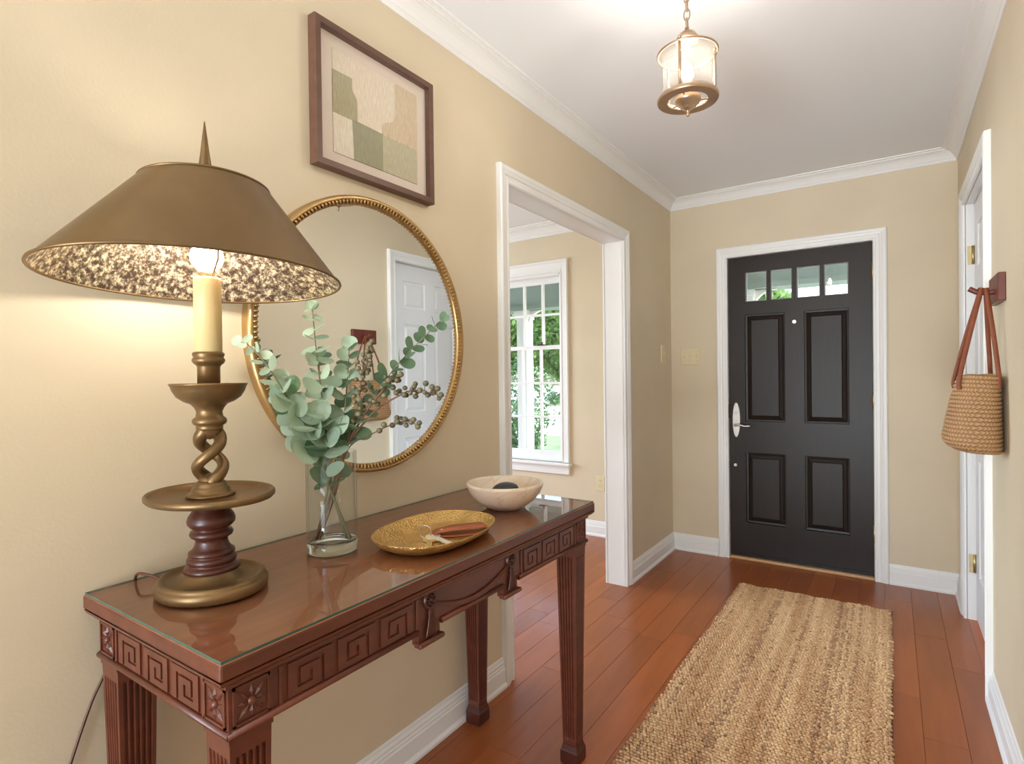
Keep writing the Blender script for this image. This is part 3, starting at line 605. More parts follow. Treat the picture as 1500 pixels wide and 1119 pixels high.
# ------------------------------------------------------------------ round mirror
def mirror():
    cy, cz = 1.155, 1.358; root = thing('wall_mirror', (0, cy, cz), 'large round wall mirror with beaded gold rim', 'mirror')
    fn = lambda r, t, d: (d, cy+r*math.cos(t), cz+r*math.sin(t)); N = 120; T = [2*PI*i/N for i in range(N)]
    prof = [(.378, .004), (.378, .022), (.380, .025), (.388, .025), (.391, .029), (.396, .031), (.401, .029), (.404, .024), (.405, .018), (.405, .0005)]
    m = MB(); m.grid([[fn(r, t, d) for t in T] for r, d in prof], False, True); m.build('frame', 'gold_frame', root)
    m = MB(); K = 190
    for k in range(K):
        t = 2*PI*k/K; m.tube([fn(.381, t, .023), fn(.3825, t, .0285), fn(.3875, t, .031), (fn(.392, t, .028))], [.0028, .0034, .0034, .0026], 6)
    m.build('beading', 'gold_frame', root)['kind'] = 'stuff'
    m = MB(); s = m.grid([[fn(r, t, d) for t in T] for r, d in ((.380, .003), (.380, .016))], False, True, False); m.cap(s+N, N); m.cap(s, N, True); m.build('mirror_glass', 'mirror_silver', root)
mirror()

# ------------------------------------------------------------------ framed collage
def picture():
    y0, y1, z0, z1 = .949, 1.412, 1.808, 2.206; root = thing('framed_artwork', (0, (y0+y1)/2, z0), 'walnut framed abstract paper collage in cream and olive above the mirror', 'picture')
    fn = lambda s, z, d: (d, s, z); fw = .019
    prof = [(0, .001), (0, .030), (.0015, .0315), (fw-.0015, .0315), (fw, .030), (fw, .008)]
    m = MB(); m.grid([[fn(y0+i, z0+i, d), fn(y1-i, z0+i, d), fn(y1-i, z1-i, d), fn(y0+i, z1-i, d)] for i, d in prof], False, True, False); m.build('frame', 'frame_walnut', root)
    m = MB(); m.box(.001, y0+.004, z0+.004, .010, y1-.004, z1-.004); m.build('mat_board', 'mat_board', root)
    m = MB(); m.box(.026, y0+fw-.002, z0+fw-.002, .0275, y1-fw+.002, z1-fw+.002); m.build('glazing', 'picture_glass', root)
    ya, yb, za, zb = 1.018, 1.350, 1.862, 2.150
    g = lambda s, t, d: (d, ya+(yb-ya)*s, zb-(zb-za)*t)
    def arc(p, n=6): return [tuple(q[:2]) for q in smooth_path([(a, b, 0) for a, b in p], n)]
    pieces = [('paper_cream', [(0, 0), (.72, 0), (.72, .62), (0, .62)], .010, .0115),
              ('paper_tan', [(.714, .0), (1, .0), (1, .62), (.55, .62)]+arc([(.55, .62), (.555, .52), (.60, .47), (.67, .44), (.705, .38), (.714, .30), (.714, 0)])[1:-1], .0105, .0128),
              ('paper_olive', [(0, .205), (.205, .20)]+arc([(.205, .20), (.207, .31), (.235, .36), (.258, .42), (.26, .62)])[1:]+[(0, .62)], .0105, .0126),
              ('paper_ivory', [(0, .62), (.2, .62), (.215, 1), (0, 1)], .010, .0128), ('paper_green', [(.2, .605), (.55, .615), (.55, 1), (.215, 1)], .010, .0134), ('paper_sage', [(.55, .62), (1, .62), (1, 1), (.55, 1)], .010, .0122)]
    for mt, poly, d0, d1 in pieces: MB().ext(poly, g, d0, d1).build('paper_piece', mt, root)
picture()

# ------------------------------------------------------------------ vase
VX, VY = .197, .850
def vase():
    root = thing('glass_vase', (VX, VY, GZ), 'clear cylindrical glass vase on the console table', 'vase'); R = .0575
    m = MB(); m.lathe([(R-.004, 1.0595), (R-.002, 1.061), (R, 1.0595), (R, GZ+.024)], 56, (VX, VY), ends=False); m.lathe([(R-.004, 1.0595), (R-.004, GZ+.026)], 56, (VX, VY), ends=False); m.build('cylinder', 'vase_glass', root)
    m = MB(); m.lathe([(R-.004, GZ), (R-.001, GZ+.002), (R, GZ+.006), (R, GZ+.024), (R-.0045, GZ+.026), (R-.01, GZ+.022), (0.001, GZ+.018)], 56, (VX, VY)); m.build('thick_base', 'glass_base', root)
vase()

# ------------------------------------------------------------------ eucalyptus and berry sprays
def leaf_mesh(name, mt, length, width, cup, fold):
    m = MB(); n = 14; rows = []
    for r in (0.02, .45, .8, 1.0):
        row = []
        for k in range(n):
            t = 2*PI*k/n; x = r*width*math.sin(t)*(1-.10*math.cos(t)); y = length*.5-r*length*.5*math.cos(t)
            row.append((x, y+.004, cup*r*r*width-fold*(abs(x))+.0015*r*math.sin(3*t)))
        rows.append(row)
    s = m.grid(rows, False, True); m.cap(s, n); m.tube([(0, -.001, 0), (0, .006, .0)], .0008, 4); return m.mesh(name, mt)
LP = [leaf_mesh('leaf', 'leaf_pale', 1, .5, .25, .05), leaf_mesh('leaf', 'leaf_pale', 1, .44, -.1, .12), leaf_mesh('leaf', 'leaf_green', 1, .46, .2, .1), leaf_mesh('leaf', 'leaf_green', 1, .36, .1, .1)]
for me in LP:
    for v in me.vertices: pass
def euc(label, pts, meshes, start, step, l0, l1, rad=.0032, el=.5, face=.6, group=None, seed=1, skip=0, stemmat='stem_green'):
    rg = random.Random(seed); base = Vector(pts[0]); root = thing('eucalyptus_stem', base, label, 'eucalyptus', 'eucalyptus stems in the glass vase')
    P = smooth_path(pts, 10); m = MB(); k = len(P); m.tube(P, [rad*(1-.65*i/(k-1)) for i in range(k)], 7); m.build('stem', stemmat, root)
    # arc length
    S = [0]
    for a, b in zip(P, P[1:]): S.append(S[-1]+(b-a).length)
    tot = S[-1]; s = start; phi = rg.random()*PI; 
    while s < tot+.0001:
        i = max(j for j in range(k) if S[j] <= s); i = min(i, k-2); f = (s-S[i])/(S[i+1]-S[i]); p = P[i].lerp(P[i+1], f); T = (P[i+1]-P[i]).normalized()
        t = (s-start)/max(tot-start, 1e-4); L = l0+(l1-l0)*t**1.1
        toc = (CAM-p).normalized(); side = T.cross(toc).normalized(); dep = T.cross(side).normalized()
        for sg in (1, -1):
            if rg.random() < skip: continue
            a = phi+rg.uniform(-.25, .25); N = (side*math.cos(a)+dep*math.sin(a))*sg
            e = el+rg.uniform(-.25, .25); Y = (N*math.cos(e)+T*math.sin(e)).normalized()
            Zv = (T*(1-face)*.8+Vector((.75, -.55, .35)).normalized()*face+Vector((rg.uniform(-.25, .25), rg.uniform(-.25, .25), rg.uniform(-.25, .25)))); Zv = (Zv-Y*Zv.dot(Y)).normalized(); Xv = Y.cross(Zv)
            sc = L*rg.uniform(.85, 1.12); q = p-base+N*.001
            mt = Matrix(((Xv.x*sc, Y.x*sc, Zv.x*sc, q.x), (Xv.y*sc, Y.y*sc, Zv.y*sc, q.y), (Xv.z*sc, Y.z*sc, Zv.z*sc, q.z), (0, 0, 0, 1)))
            tip = p+Y*sc
            if tip.x < .046: continue
            o = place('leaf', meshes[rg.randrange(len(meshes))], root, mt)
        phi += PI/2; s += step*(1-.35*t)
    # growing tip
    T = (P[-1]-P[-2]).normalized(); q = P[-1]-base; sc = l1*.9
    for a in (0, PI): 
        side = T.cross(Vector((.7, -.6, .3))).normalized(); Y = (T+side*.35*math.cos(a)).normalized(); Zv = (Vector((.7, -.6, .3))-Y*Vector((.7, -.6, .3)).dot(Y)).normalized(); Xv = Y.cross(Zv)
        place('leaf', meshes[0], root, Matrix(((Xv.x*sc, Y.x*sc, Zv.x*sc, q.x), (Xv.y*sc, Y.y*sc, Zv.y*sc, q.y), (Xv.z*sc, Y.z*sc, Zv.z*sc, q.z), (0, 0, 0, 1))))
    return root
ZB = GZ+.028
euc('pale eucalyptus stem arching far left towards the lamp shade', [(.234, .872, ZB), (.204, .846, .96), (.186, .815, 1.066), (.150, .785, 1.16), (.115, .752, 1.25), (.085, .722, 1.305), (.072, .706, 1.316)], [LP[0], LP[1], LP[0]], .21, .036, .062, .022, seed=3, el=.45, face=.6)
euc('tall upright pale eucalyptus stem, topmost of the bouquet', [(.168, .826, ZB), (.192, .842, .97), (.196, .842, 1.066), (.190, .836, 1.16), (.180, .828, 1.28), (.172, .823, 1.392)], [LP[0], LP[0], LP[1]], .23, .034, .062, .026, seed=8, el=.35, face=.55)
euc('slender dark green eucalyptus stem reaching right across the mirror', [(.166, .834, ZB), (.196, .850, .97), (.215, .866, 1.066), (.262, .905, 1.165), (.322, .950, 1.265), (.405, 1.008, 1.366)], [LP[3], LP[3], LP[2]], .235, .028, .046, .026, rad=.0026, seed=5, el=.6, face=.45)
euc('short bushy eucalyptus stem low at the left of the vase mouth', [(.240, .866, ZB), (.200, .846, .97), (.182, .832, 1.066), (.158, .800, 1.12), (.128, .778, 1.20)], [LP[0], LP[1], LP[2]], .215, .027, .058, .044, seed=11, el=.4, face=.65)
euc('green eucalyptus stem leaning right behind the berries', [(.163, .840, ZB), (.194, .855, .97), (.205, .870, 1.066), (.208, .885, 1.17), (.215, .893, 1.305)], [LP[0], LP[2], LP[1]], .225, .03, .054, .032, seed=14, el=.5, face=.5)
euc('darker eucalyptus stem at the back beside the mirror glass', [(.230, .864, ZB), (.196, .852, .97), (.172, .862, 1.066), (.135, .870, 1.17), (.118, .880, 1.285)], [LP[2], LP[0]], .225, .033, .050, .030, seed=21, el=.5, face=.4)
euc('stubby eucalyptus stem with broad leaves hanging into the vase', [(.174, .822, ZB), (.200, .846, .94), (.197, .845, 1.00), (.200, .838, 1.085), (.190, .826, 1.13)], [LP[0], LP[2]], .135, .021, .050, .060, seed=27, el=.1, face=.6, skip=.12)
bm_ = MB(); bm_.ball((0, 0, 0), 1, 10, 7); BER = bm_.mesh('berry', 'berry')
def spray(label, pts, clusters, seed, rad=.003):
    rg = random.Random(seed); base = Vector(pts[0]); root = thing('berry_spray', base, label, 'berry spray', 'berry sprays in the glass vase')
    P = smooth_path(pts, 10); m = MB(); k = len(P); m.tube(P, [rad*(1-.5*i/(k-1)) for i in range(k)], 7)
    spots = []
    for f, cnt, rr in clusters:
        p = P[int(f*(k-1))]
        for q in range(cnt):
            d = Vector((rg.gauss(0, 1), rg.gauss(0, 1), rg.gauss(0, 1)+.2)).normalized(); e = p+d*rr*rg.uniform(.7, 1.4); r = rg.uniform(.0058, .0078)
            for _ in range(6):
                if all((e-s_).length > (r+r_)*.95 for s_, r_ in spots): break
                d = Vector((rg.gauss(0, 1), rg.gauss(0, 1), rg.gauss(0, 1)+.2)).normalized(); e = p+d*rr*rg.uniform(.8, 1.6)
            m.tube([p-d*.001, p.lerp(e, .5)+Vector((0, 0, -.001)), e], .0009, 5); spots.append((e, r))
    m.build('stem', 'stem_brown', root)
    for e, r in spots: q = e-base; place('berry', BER, root, Matrix.Translation(q) @ Matrix.Diagonal((r, r, r*.95, 1)))
D_ = [(f, 4, .014) for f in (.62, .67, .72, .77, .82, .87)]
spray('upright berry spray with a dense cluster at the bouquet centre', [(.160, .846, ZB), (.204, .856, .97), (.226, .868, 1.066), (.245, .888, 1.16), (.252, .900, 1.23), (.268, .915, 1.308)], [(f, 4, .016) for f in (.58, .64, .69, .74, .78, .82, .86)]+[(.91, 4, .012), (.95, 3, .010), (1, 3, .009)], 2)
spray('long berry spray reaching furthest right along the mirror', [(.176, .818, ZB), (.205, .852, .97), (.228, .868, 1.066), (.275, .912, 1.15), (.325, .95, 1.19), (.352, .97, 1.2), (.396, 1.001, 1.190)], [(f, 3, .013) for f in (.70, .75, .80, .85, .9)]+[(.96, 2, .012), (1, 4, .012)], 4)
spray('low berry spray drooping right over the vase mouth', [(.170, .838, ZB), (.206, .858, .97), (.232, .872, 1.066), (.275, .908, 1.10), (.315, .94, 1.122), (.352, .965, 1.124)], [(.68, 1, .014), (.74, 2, .015), (.84, 2, .013), (.92, 3, .012), (1, 3, .011)], 6, .0018)
spray('branching berry spray between the two longer sprays', [(.180, .826, ZB), (.205, .850, .97), (.230, .866, 1.066), (.262, .900, 1.15), (.30, .93, 1.21), (.318, .945, 1.232)], [(f, 3, .014) for f in (.66, .72, .78, .84, .9, .96)], 9)

# ------------------------------------------------------------------ tray with keys
def tray():
    cx, cy, a, b, ph = .342, 1.052, .126, .179, .126; n = 144; N = 2.35
    def ring(k, z, wav=0):
        out = []
        for i in range(n):
            t = 2*PI*i/n; C_, S_ = math.cos(t), math.sin(t); q = 1+wav*(1 if i % 2 else -1)
            ex = a*k*q*math.copysign(abs(C_)**(2/N), C_); ey = b*(1-(1-k)*a/b)*q*math.copysign(abs(S_)**(2/N), S_)
            out.append((cx+ex*math.cos(ph)-ey*math.sin(ph), cy+ex*math.sin(ph)+ey*math.cos(ph), z))
        return out
    z = GZ; m = MB()
    rows = [ring(.02, z+.003), ring(.45, z+.003), ring(.70, z+.0032, .004), ring(.78, z+.006, .011), ring(.86, z+.014, .012), ring(.94, z+.023, .010), ring(.99, z+.0285), ring(1.0, z+.0295), ring(1.004, z+.0285), ring(.95, z+.019), ring(.86, z+.009), ring(.74, z+.0012), ring(.68, z), ring(.02, z)]
    s = m.grid(rows, False, True); m.cap(s, n); m.cap(s+n*(len(rows)-1), n, True)
    tag(m.build('oval_tray', 'gold_tray', loc=(cx, cy, z)), 'hammered gold oval tray holding keys on the table', 'tray')
tray()
def keyring():
    z = GZ+.0042; root = thing('key_ring', (.35, 1.03, z), 'bunch of two keys on a ring with tan leather fob', 'keys')
    def key(c, ang, mt, lift, L):
        m = MB(); ux, uy = math.cos(ang), math.sin(ang); fn = lambda p, q, d: (c[0]+1.45*(ux*p-uy*q), c[1]+1.45*(uy*p+ux*q), z+lift+d*1.4)
        head = [(-.012+.0125*math.cos(t)*(1.0 if math.cos(t) > 0 else .85), .0135*math.sin(t)) for t in np.linspace(0, 2*PI, 21)[:-1]]
        m.ext(head, fn, 0, .0022); m.ext([(-.002, -.0042), (L, -.0042), (L+.004, 0), (L, .0042), (-.002, .0042)], fn, .0, .0022); m.ext([(.004, -.001), (L-.003, -.001), (L-.003, .0012), (.004, .0012)], fn, .0018, .0029)
        for k in range(4): m.ext([(.012+k*.007, -.0060), (.016+k*.007, -.0060), (.016+k*.007, -.004), (.012+k*.007, -.004)], fn, 0, .0022)
        m.build('key', mt, root)
    key((.365, 1.003), -.92, 'brass_key', .001, .036); key((.362, 1.030), -.30, 'steel_key', .004, .044)
    m = MB(); m.tube([(.330+.014*math.cos(t), 1.026+.006*math.cos(t), z+.016+.0155*math.sin(t)) for t in np.linspace(0, 2*PI, 33)[:-1]], .0012, 6, closed=True); m.build('ring', 'steel', root)
    # folded leather fob
    d = Vector((.42-.335, 1.150-1.045, 0)); L = d.length; d.normalize(); nrm = Vector((-d.y, d.x, 0)); c0 = Vector((.335, 1.045, z))
    top = [(0, .006), (.012, .0135), (.05, .018), (L-.006, .019), (L, .0165), (L+.0035, .0105), (L, .0045), (L-.006, .002), (.05, .002), (.012, .003), (0, .0045)]
    hw = lambda p: .012 if p < .004 else (.0245 if p > .02 else .018)
    m = MB(); pts = []
    for p, h in top:
        q = c0+d*p; pts.append([q-nrm*hw(p)+Vector((0, 0, h)), q+nrm*hw(p)+Vector((0, 0, h))])
    m.grid(pts, False, False, True); o = m.build('leather_fob', 'leather_tan', root); sm = o.modifiers.new('thick', 'SOLIDIFY'); sm.thickness = .0022; sm.offset = 0
    m = MB(); q = c0+d*.024+Vector((0, 0, .0158)); m.lathe([(.0045, q.z-.002), (.0045, q.z), (.003, q.z+.0014), (0, q.z+.0016)], 14, (q.x, q.y), ends=False); m.build('rivet', 'brass_key', root)
M('brass_key', (214, 180, 116), .4, .3); M('steel_key', (232, 222, 200), .4, .2)
keyring()

# ------------------------------------------------------------------ bowl and pebble
BX, BY = .302, 1.412
m = MB(); m.lathe([(.001, GZ), (.046, GZ), (.050, GZ+.003), (.066, GZ+.009), (.090, GZ+.026), (.108, GZ+.048), (.1175, GZ+.070), (.119, GZ+.076), (.117, GZ+.0795), (.112, GZ+.0795), (.108, GZ+.075), (.098, GZ+.055), (.082, GZ+.044), (.060, GZ+.038), (.001, GZ+.035)], 64, (BX, BY), ends=False)
tag(m.build('stone_bowl', 'marble_bowl', loc=(BX, BY, GZ)), 'pale veined alabaster bowl at the far end of the table', 'bowl')
m = MB(); n = 24; rows = []
for i in range(13):
    p = PI*i/12; rows.append([(BX-.002+.040*math.sin(p)*math.cos(t)*(1+.10*math.sin(t+.6)), BY+.044*math.sin(p)*math.sin(t)*(1+.06*math.cos(2*t)), GZ+.0565-.0205*math.cos(p)+.003*math.sin(p)*math.cos(t-1)) for t in np.linspace(0, 2*PI, n+1)[:-1]])
m.grid(rows, False, True); tag(m.build('pebble', 'stone_black', loc=(BX, BY, GZ+.036)), 'smooth black pebble resting inside the pale bowl', 'stone')

# ------------------------------------------------------------------ pendant lantern
def pendant():
    cx, cy = .8, 1.66; root = thing('pendant_lantern', (cx, cy, 1.985), 'small brass and seeded glass lantern hanging from the ceiling, lit', 'pendant light'); c = (cx, cy)
    m = MB(); m.lathe([(.085, 2.031), (.087, 2.034), (.087, 2.040), (.084, 2.046), (.078, 2.048), (.076, 2.052), (.070, 2.052), (.070, 2.046), (.058, 2.040), (.057, 2.031)], 48, c, ends=False); m.grid([[(cx+r*math.cos(t), cy+r*math.sin(t), 2.031) for t in np.linspace(0, 2*PI, 49)[:-1]] for r in (.057, .085)], False, True, False); m.build('lower_ring', 'pendant_brass', root)
    m = MB(); m.lathe([(.082, 2.166), (.086, 2.166), (.0875, 2.169), (.086, 2.172), (.082, 2.172), (.082, 2.166)], 48, c, ends=False); m.build('upper_ring', 'pendant_brass', root)
    m = MB(); m.lathe([(.069, 2.050), (.069, 2.145), (.072, 2.157), (.083, 2.168)], 48, c, ends=False); m.build('glass_shade', 'seeded_glass', root)
    m = MB(); m.lathe([(.080, 2.172), (.060, 2.184), (.042, 2.196), (.030, 2.206)], 40, c, ends=False); m.build('glass_dome', 'seeded_glass', root)
    m = MB(); m.lathe([(.032, 2.204), (.034, 2.208), (.032, 2.214), (.024, 2.226), (.012, 2.234), (.007, 2.236), (.006, 2.246), (0, 2.248)], 28, c); m.build('cap', 'pendant_brass', root)
    for k in range(3):
        t = 2*PI*k/3+.55; m = MB(); x, y = cx+.079*math.cos(t), cy+.079*math.sin(t); m.tube([(x, y, 2.044), (x, y, 2.178)], .0042, 8); m.ball((x, y, 2.180), .0055, 8, 6); m.build('rod', 'pendant_brass', root)
    m = MB(); m.lathe([(0, 1.986), (.004, 1.988), (.006, 1.993), (.004, 1.998), (.006, 2.003), (.012, 2.008), (.018, 2.011), (.019, 2.016), (.026, 2.018), (.028, 2.023), (.034, 2.026), (.038, 2.034), (.037, 2.042), (.030, 2.046), (.010, 2.046)], 28, c, ends=False); m.build('finial', 'pendant_brass', root)
    m = MB()
    for k in range(3): t = 2*PI*k/3+.55; m.tube([(cx+.03*math.cos(t), cy+.03*math.sin(t), 2.037), (cx+.06*math.cos(t), cy+.06*math.sin(t), 2.037)], .0025, 6)
    m.build('strut', 'pendant_brass', root)
    m = MB(); m.lathe([(.012, 2.040), (.012, 2.088), (.009, 2.092)], 16, c); m.build('candle', 'candle_cream', root)
    m = MB(); m.lathe([(.006, 2.090), (.014, 2.098), (.0175, 2.108), (.016, 2.120), (.010, 2.136), (.004, 2.148), (0, 2.153)], 20, c, ends=False); m.build('bulb', 'bulb_glow_pendant', root)
    z = 2.244; i = 0
    while z < ZC-.03:
        m = MB(); P = []
        for k in range(20):
            t = 2*PI*k/20; q = .0085*math.cos(t); h = .015+ .017*math.sin(t); P.append((cx+(q if i % 2 else 0), cy+(0 if i % 2 else q), z+h-.002))
        m.tube(P, .0021, 6, closed=True); m.build('chain_link', 'pendant_brass', root); z += .0262; i += 1
    m = MB(); m.lathe([(.062, ZC), (.062, ZC-.006), (.050, ZC-.016), (.020, ZC-.026), (.008, ZC-.036), (0, ZC-.038)], 32, c); m.build('canopy', 'pendant_brass', root)
pendant()

# ------------------------------------------------------------------ wall hook and woven bag
def hook():
    root = thing('wall_hook', (W, 2.482, 1.455), 'dark wooden wall hook with upturned peg on right wall', 'hook')
    m = MB(); m.box(W-.021, 2.384, 1.457, W, 2.582, 1.549); m.build('back_plate', 'hook_wood', root, bevel=.003)
    m = MB(); m.tube(smooth_path([(W-.018, 2.470, 1.495), (W-.045, 2.470, 1.494), (W-.064, 2.470, 1.498), (W-.086, 2.470, 1.512)], 6), [.0085]*12+[.009]*7, 12); m.build('peg', 'hook_wood', root)
hook()
def bag():
    cy = 2.470; root = thing('woven_bag', (1.52, cy, .955), 'woven straw tote bag with leather straps hanging from the wall hook', 'bag')
    H0, H1 = .957, 1.215; nz, nt_ = 150, 220; m = MB(); rows = []; tint = []
    rows_n = 19
    def sect(t, f):
        # f 0..1 height, returns centre x, half depth (x), half width (y)
        hx = .050+.030*(1-f)**.7; hy = .118+.03*(1-f)
        if f < .2: k = math.sqrt(max(0, 1-((.2-f)/.2)**2)); hx *= .5+.5*k; hy *= .66+.34*k
        cxx = W-.006-hx-.004*f
        C_, S_ = math.cos(t), math.sin(t); n = 2.5
        return (cxx+hx*math.copysign(abs(C_)**(2/n), C_), cy+hy*math.copysign(abs(S_)**(2/n), S_)), Vector((C_/hx, S_/hy, 0)).normalized()
    base_c = np.array(s2l((194, 150, 104))); dark = np.array(s2l((104, 68, 40)))
    for i in range(nz+1):
        f = i/nz; row = []
        rw = f*rows_n; fr_ = rw-math.floor(rw)
        for j in range(nt_):
            t = 2*PI*j/nt_; (x_, y_), nn = sect(t, f)
            ridge = math.sin(PI*fr_)**.6
            ch = math.sin(2*PI*(j/nt_*46+ (abs(fr_-.5)*1.2)+(math.floor(rw) % 2)*.5))
            d = .0032*ridge+.0016*ch*ridge
            row.append((x_+nn.x*d, y_+nn.y*d, H0+(H1-H0)*f+.003*math.sin(2*t)*f))
            k = min(1, max(0, .75*(1-ridge)+.9*max(0, -ch-.25))); c = base_c*(1-k)+dark*k; c = c*random.uniform(.88, 1.1); tint.append((*c, 1))
        rows.append(row)
    s = m.grid(rows, False, True); 
    inner = []
    for f in (1.0, .985, .6, .1):
        row = []
        for j in range(nt_): t = 2*PI*j/nt_; (x_, y_), nn = sect(t, f); row.append((x_-nn.x*.006, y_-nn.y*.006, H0+(H1-H0)*f+.002+.003*math.sin(2*t)*f)); tint.append((*(base_c*.9), 1))
        inner.append(row)
    s2 = m.grid(inner, False, True); m.cap(s2+3*nt_, nt_)
    for j in range(nt_): j2 = (j+1) % nt_; m.face((s+nz*nt_+j, s+nz*nt_+j2, s2+j2, s2+j), True)
    m.cap(s, nt_, True)
    me = bpy.data.meshes.new('bag_body'); me.from_pydata([tuple(Vector(p)-root.location) for p in m.v], [], m.f); me.materials.append(MATS['straw']); me.polygons.foreach_set('use_smooth', [len(f) == 4 for f in m.f])
    at = me.attributes.new('tint', 'FLOAT_COLOR', 'POINT'); at.data.foreach_set('color', np.array(tint, dtype=np.float32).ravel()); me.update()
    o = bpy.data.objects.new('bag_body', me); COL.objects.link(o); o.parent = root
    # leather handles over the peg
    def strap(P, wd, nm, par):
        P = smooth_path(P, 8); m = MB(); pts = []
        for i, p in enumerate(P):
            T = (P[min(i+1, len(P)-1)]-P[max(i-1, 0)]).normalized(); X_ = Vector((1, 0, 0)); X_ = (X_-T*X_.dot(T)).normalized(); pts.append([p-X_*wd, p+X_*wd])
        m.grid(pts, False, False, True); o = m.build(nm, 'leather_brown', par); q = o.modifiers.new('thick', 'SOLIDIFY'); q.thickness = .0024; q.offset = 0; return o
    (xf, _), _n = sect(PI, .97); (xw, _), _n = sect(0, .97)
    zt = H1
    for k, (xa, px_, zoff) in enumerate(((xf-.004, W-.056, .0), (xw-.010, W-.040, .0))):
        dy = .092; pz = 1.5045+ (.001 if k == 0 else 0)
        strap([(xa-.001, cy-dy-.004, zt-.046), (xa, cy-dy, zt-.005), ((xa+px_)/2, cy-dy*.62, (zt+pz)/2), (px_, cy-.0115, pz-.010), (px_, cy, pz+.0012), (px_, cy+.0115, pz-.010), ((xa+px_)/2, cy+dy*.62, (zt+pz)/2), (xa, cy+dy, zt-.005), (xa-.001, cy+dy+.004, zt-.046)], .0068, 'handle', root)
bag()

# ------------------------------------------------------------------ jute rug
def rug():
    x0, x1, y0, y1 = .552, 1.292, .70, 3.445; px_, py_ = .0122, .0140; nx = int((x1-x0)/px_); ny = int((y1-y0)/py_)
    root = thing('jute_rug', ((x0+x1)/2, (y0+y1)/2, 0), 'chunky woven jute runner rug on the wooden floor', 'rug')
    u, v = 7, 4
    base = []
    for i in range(v+1):
        p = PI*i/v
        for j in range(u): base.append((math.sin(p)*math.cos(2*PI*j/u), math.sin(p)*math.sin(2*PI*j/u), -math.cos(p)))
    base = np.array(base); fc = np.array([(i*u+j, i*u+(j+1) % u, (i+1)*u+(j+1) % u, (i+1)*u+j) for i in range(v) for j in range(u)])
    rs = np.random.RandomState(3); I, J = np.meshgrid(np.arange(nx), np.arange(ny), indexing='ij'); I = I.ravel(); J = J.ravel(); n = len(I)
    wob = .003*np.sin(J*.09)+.002*np.sin(J*.31+1)+.0014*rs.randn(ny)[J]
    X = x0+(I+.5)*px_+wob*(.4+.6*np.abs(I/nx-.5)*2)+rs.uniform(-.0015, .0015, n)+.0045*(J % 2)
    Y = y0+(J+.5)*py_+rs.uniform(-.0018, .0018, n)+.006*np.sin(I*.55)*(J/ny > .985)+.0035*np.sin(I*.23+J*.05)
    Z = .0065+rs.uniform(-.001, .0016, n)
    ang = rs.uniform(-.2, .2, n)+.12; sx = rs.uniform(.0072, .0090, n); sy = rs.uniform(.0056, .0068, n); sz = rs.uniform(.0055, .0072, n)
    bx = base[None, :, 0]*sx[:, None]; by = base[None, :, 1]*sy[:, None]; bz = base[None, :, 2]*sz[:, None]
    vx = X[:, None]+bx*np.cos(ang)[:, None]-by*np.sin(ang)[:, None]; vy = Y[:, None]+bx*np.sin(ang)[:, None]+by*np.cos(ang)[:, None]; vz = np.maximum(Z[:, None]+bz, .0006)
    V = np.stack([vx, vy, vz], -1).reshape(-1, 3)-np.array(root.location); F = (fc[None]+(np.arange(n)*len(base))[:, None, None]).reshape(-1, 4)
    me = bpy.data.meshes.new('weave'); me.vertices.add(len(V)); me.vertices.foreach_set('co', V.ravel()); me.loops.add(F.size); me.loops.foreach_set('vertex_index', F.ravel().astype(np.int32)); me.polygons.add(len(F)); me.polygons.foreach_set('loop_start', np.arange(0, F.size, 4, dtype=np.int32)); me.polygons.foreach_set('use_smooth', np.ones(len(F), dtype=bool)); me.update(); me.validate()
    lo = np.array(s2l((186, 136, 92))); hi = np.array(s2l((242, 203, 156))); rd = np.array(s2l((156, 112, 82)))
    colv = np.convolve(rs.rand(nx+4), np.ones(2)/2, 'same')[:nx]; colw = rs.rand(nx); k = np.clip(.15+.55*colv[I]+.35*rs.rand(n)+.12*np.sin(J*.07+I*.4), 0, 1)[:, None]
    c = lo*(1-k)+hi*k; r_ = ((colw[I] > .80) & (rs.rand(n) > .35))[:, None]*.55; c = c*(1-r_)+rd*r_; dk = (rs.rand(n) > .988)[:, None]*.5; c = c*(1-dk)
    T = np.concatenate([np.repeat(c, len(base), 0), np.ones((len(V), 1))], 1).astype(np.float32)
    at = me.attributes.new('tint', 'FLOAT_COLOR', 'POINT'); at.data.foreach_set('color', T.ravel()); me.materials.append(MATS['jute'])
    o = bpy.data.objects.new('weave', me); COL.objects.link(o); o.parent = root; o['kind'] = 'stuff'
    m = MB(); m.box(x0+.004, y0+.004, .0004, x1-.004, y1-.004, .005); m.build('backing', 'jute_back', root)
M('jute_back', (104, 74, 50), .9)
rug()

# ------------------------------------------------------------------ outdoors: porch, street, trees
GRD = -.5
m = MB(); m.box(-30, 4.0, GRD-.3, 30, 14.2, GRD); tag(m.build('lawn', 'grass'), 'green front lawn outside beyond the porch', 'lawn')['kind'] = 'structure'
m = MB(); m.box(-60, 14.2, GRD-.3, 40, 30, GRD-.04); struct(m.build('street', 'road'))
m = MB(); m.box(-60, 17.4, GRD-.2, 40, 18.2, GRD-.01); struct(m.build('kerb', 'kerb_stone'))
m = MB(); m.box(-90, 30, GRD-.3, 60, 90, GRD-.02); struct(m.build('far_lawn', 'grass'))
m = MB(); m.box(-6, YF+.15, -.3, 4.5, 6.2, -.12); struct(m.build('porch_floor', 'porch_floor'))
pc = MB(); pc.box(-6, YF+.15, 2.62, 4.5, 6.3, 2.7); pco = struct(pc.build('porch_ceiling', 'porch_paint'))
for k in range(17): q = MB(); yy = YF+.16+k*.125; q.box(-6, yy, 2.612, 4.5, yy+.118, 2.62); q.build('board', 'porch_paint', pco)
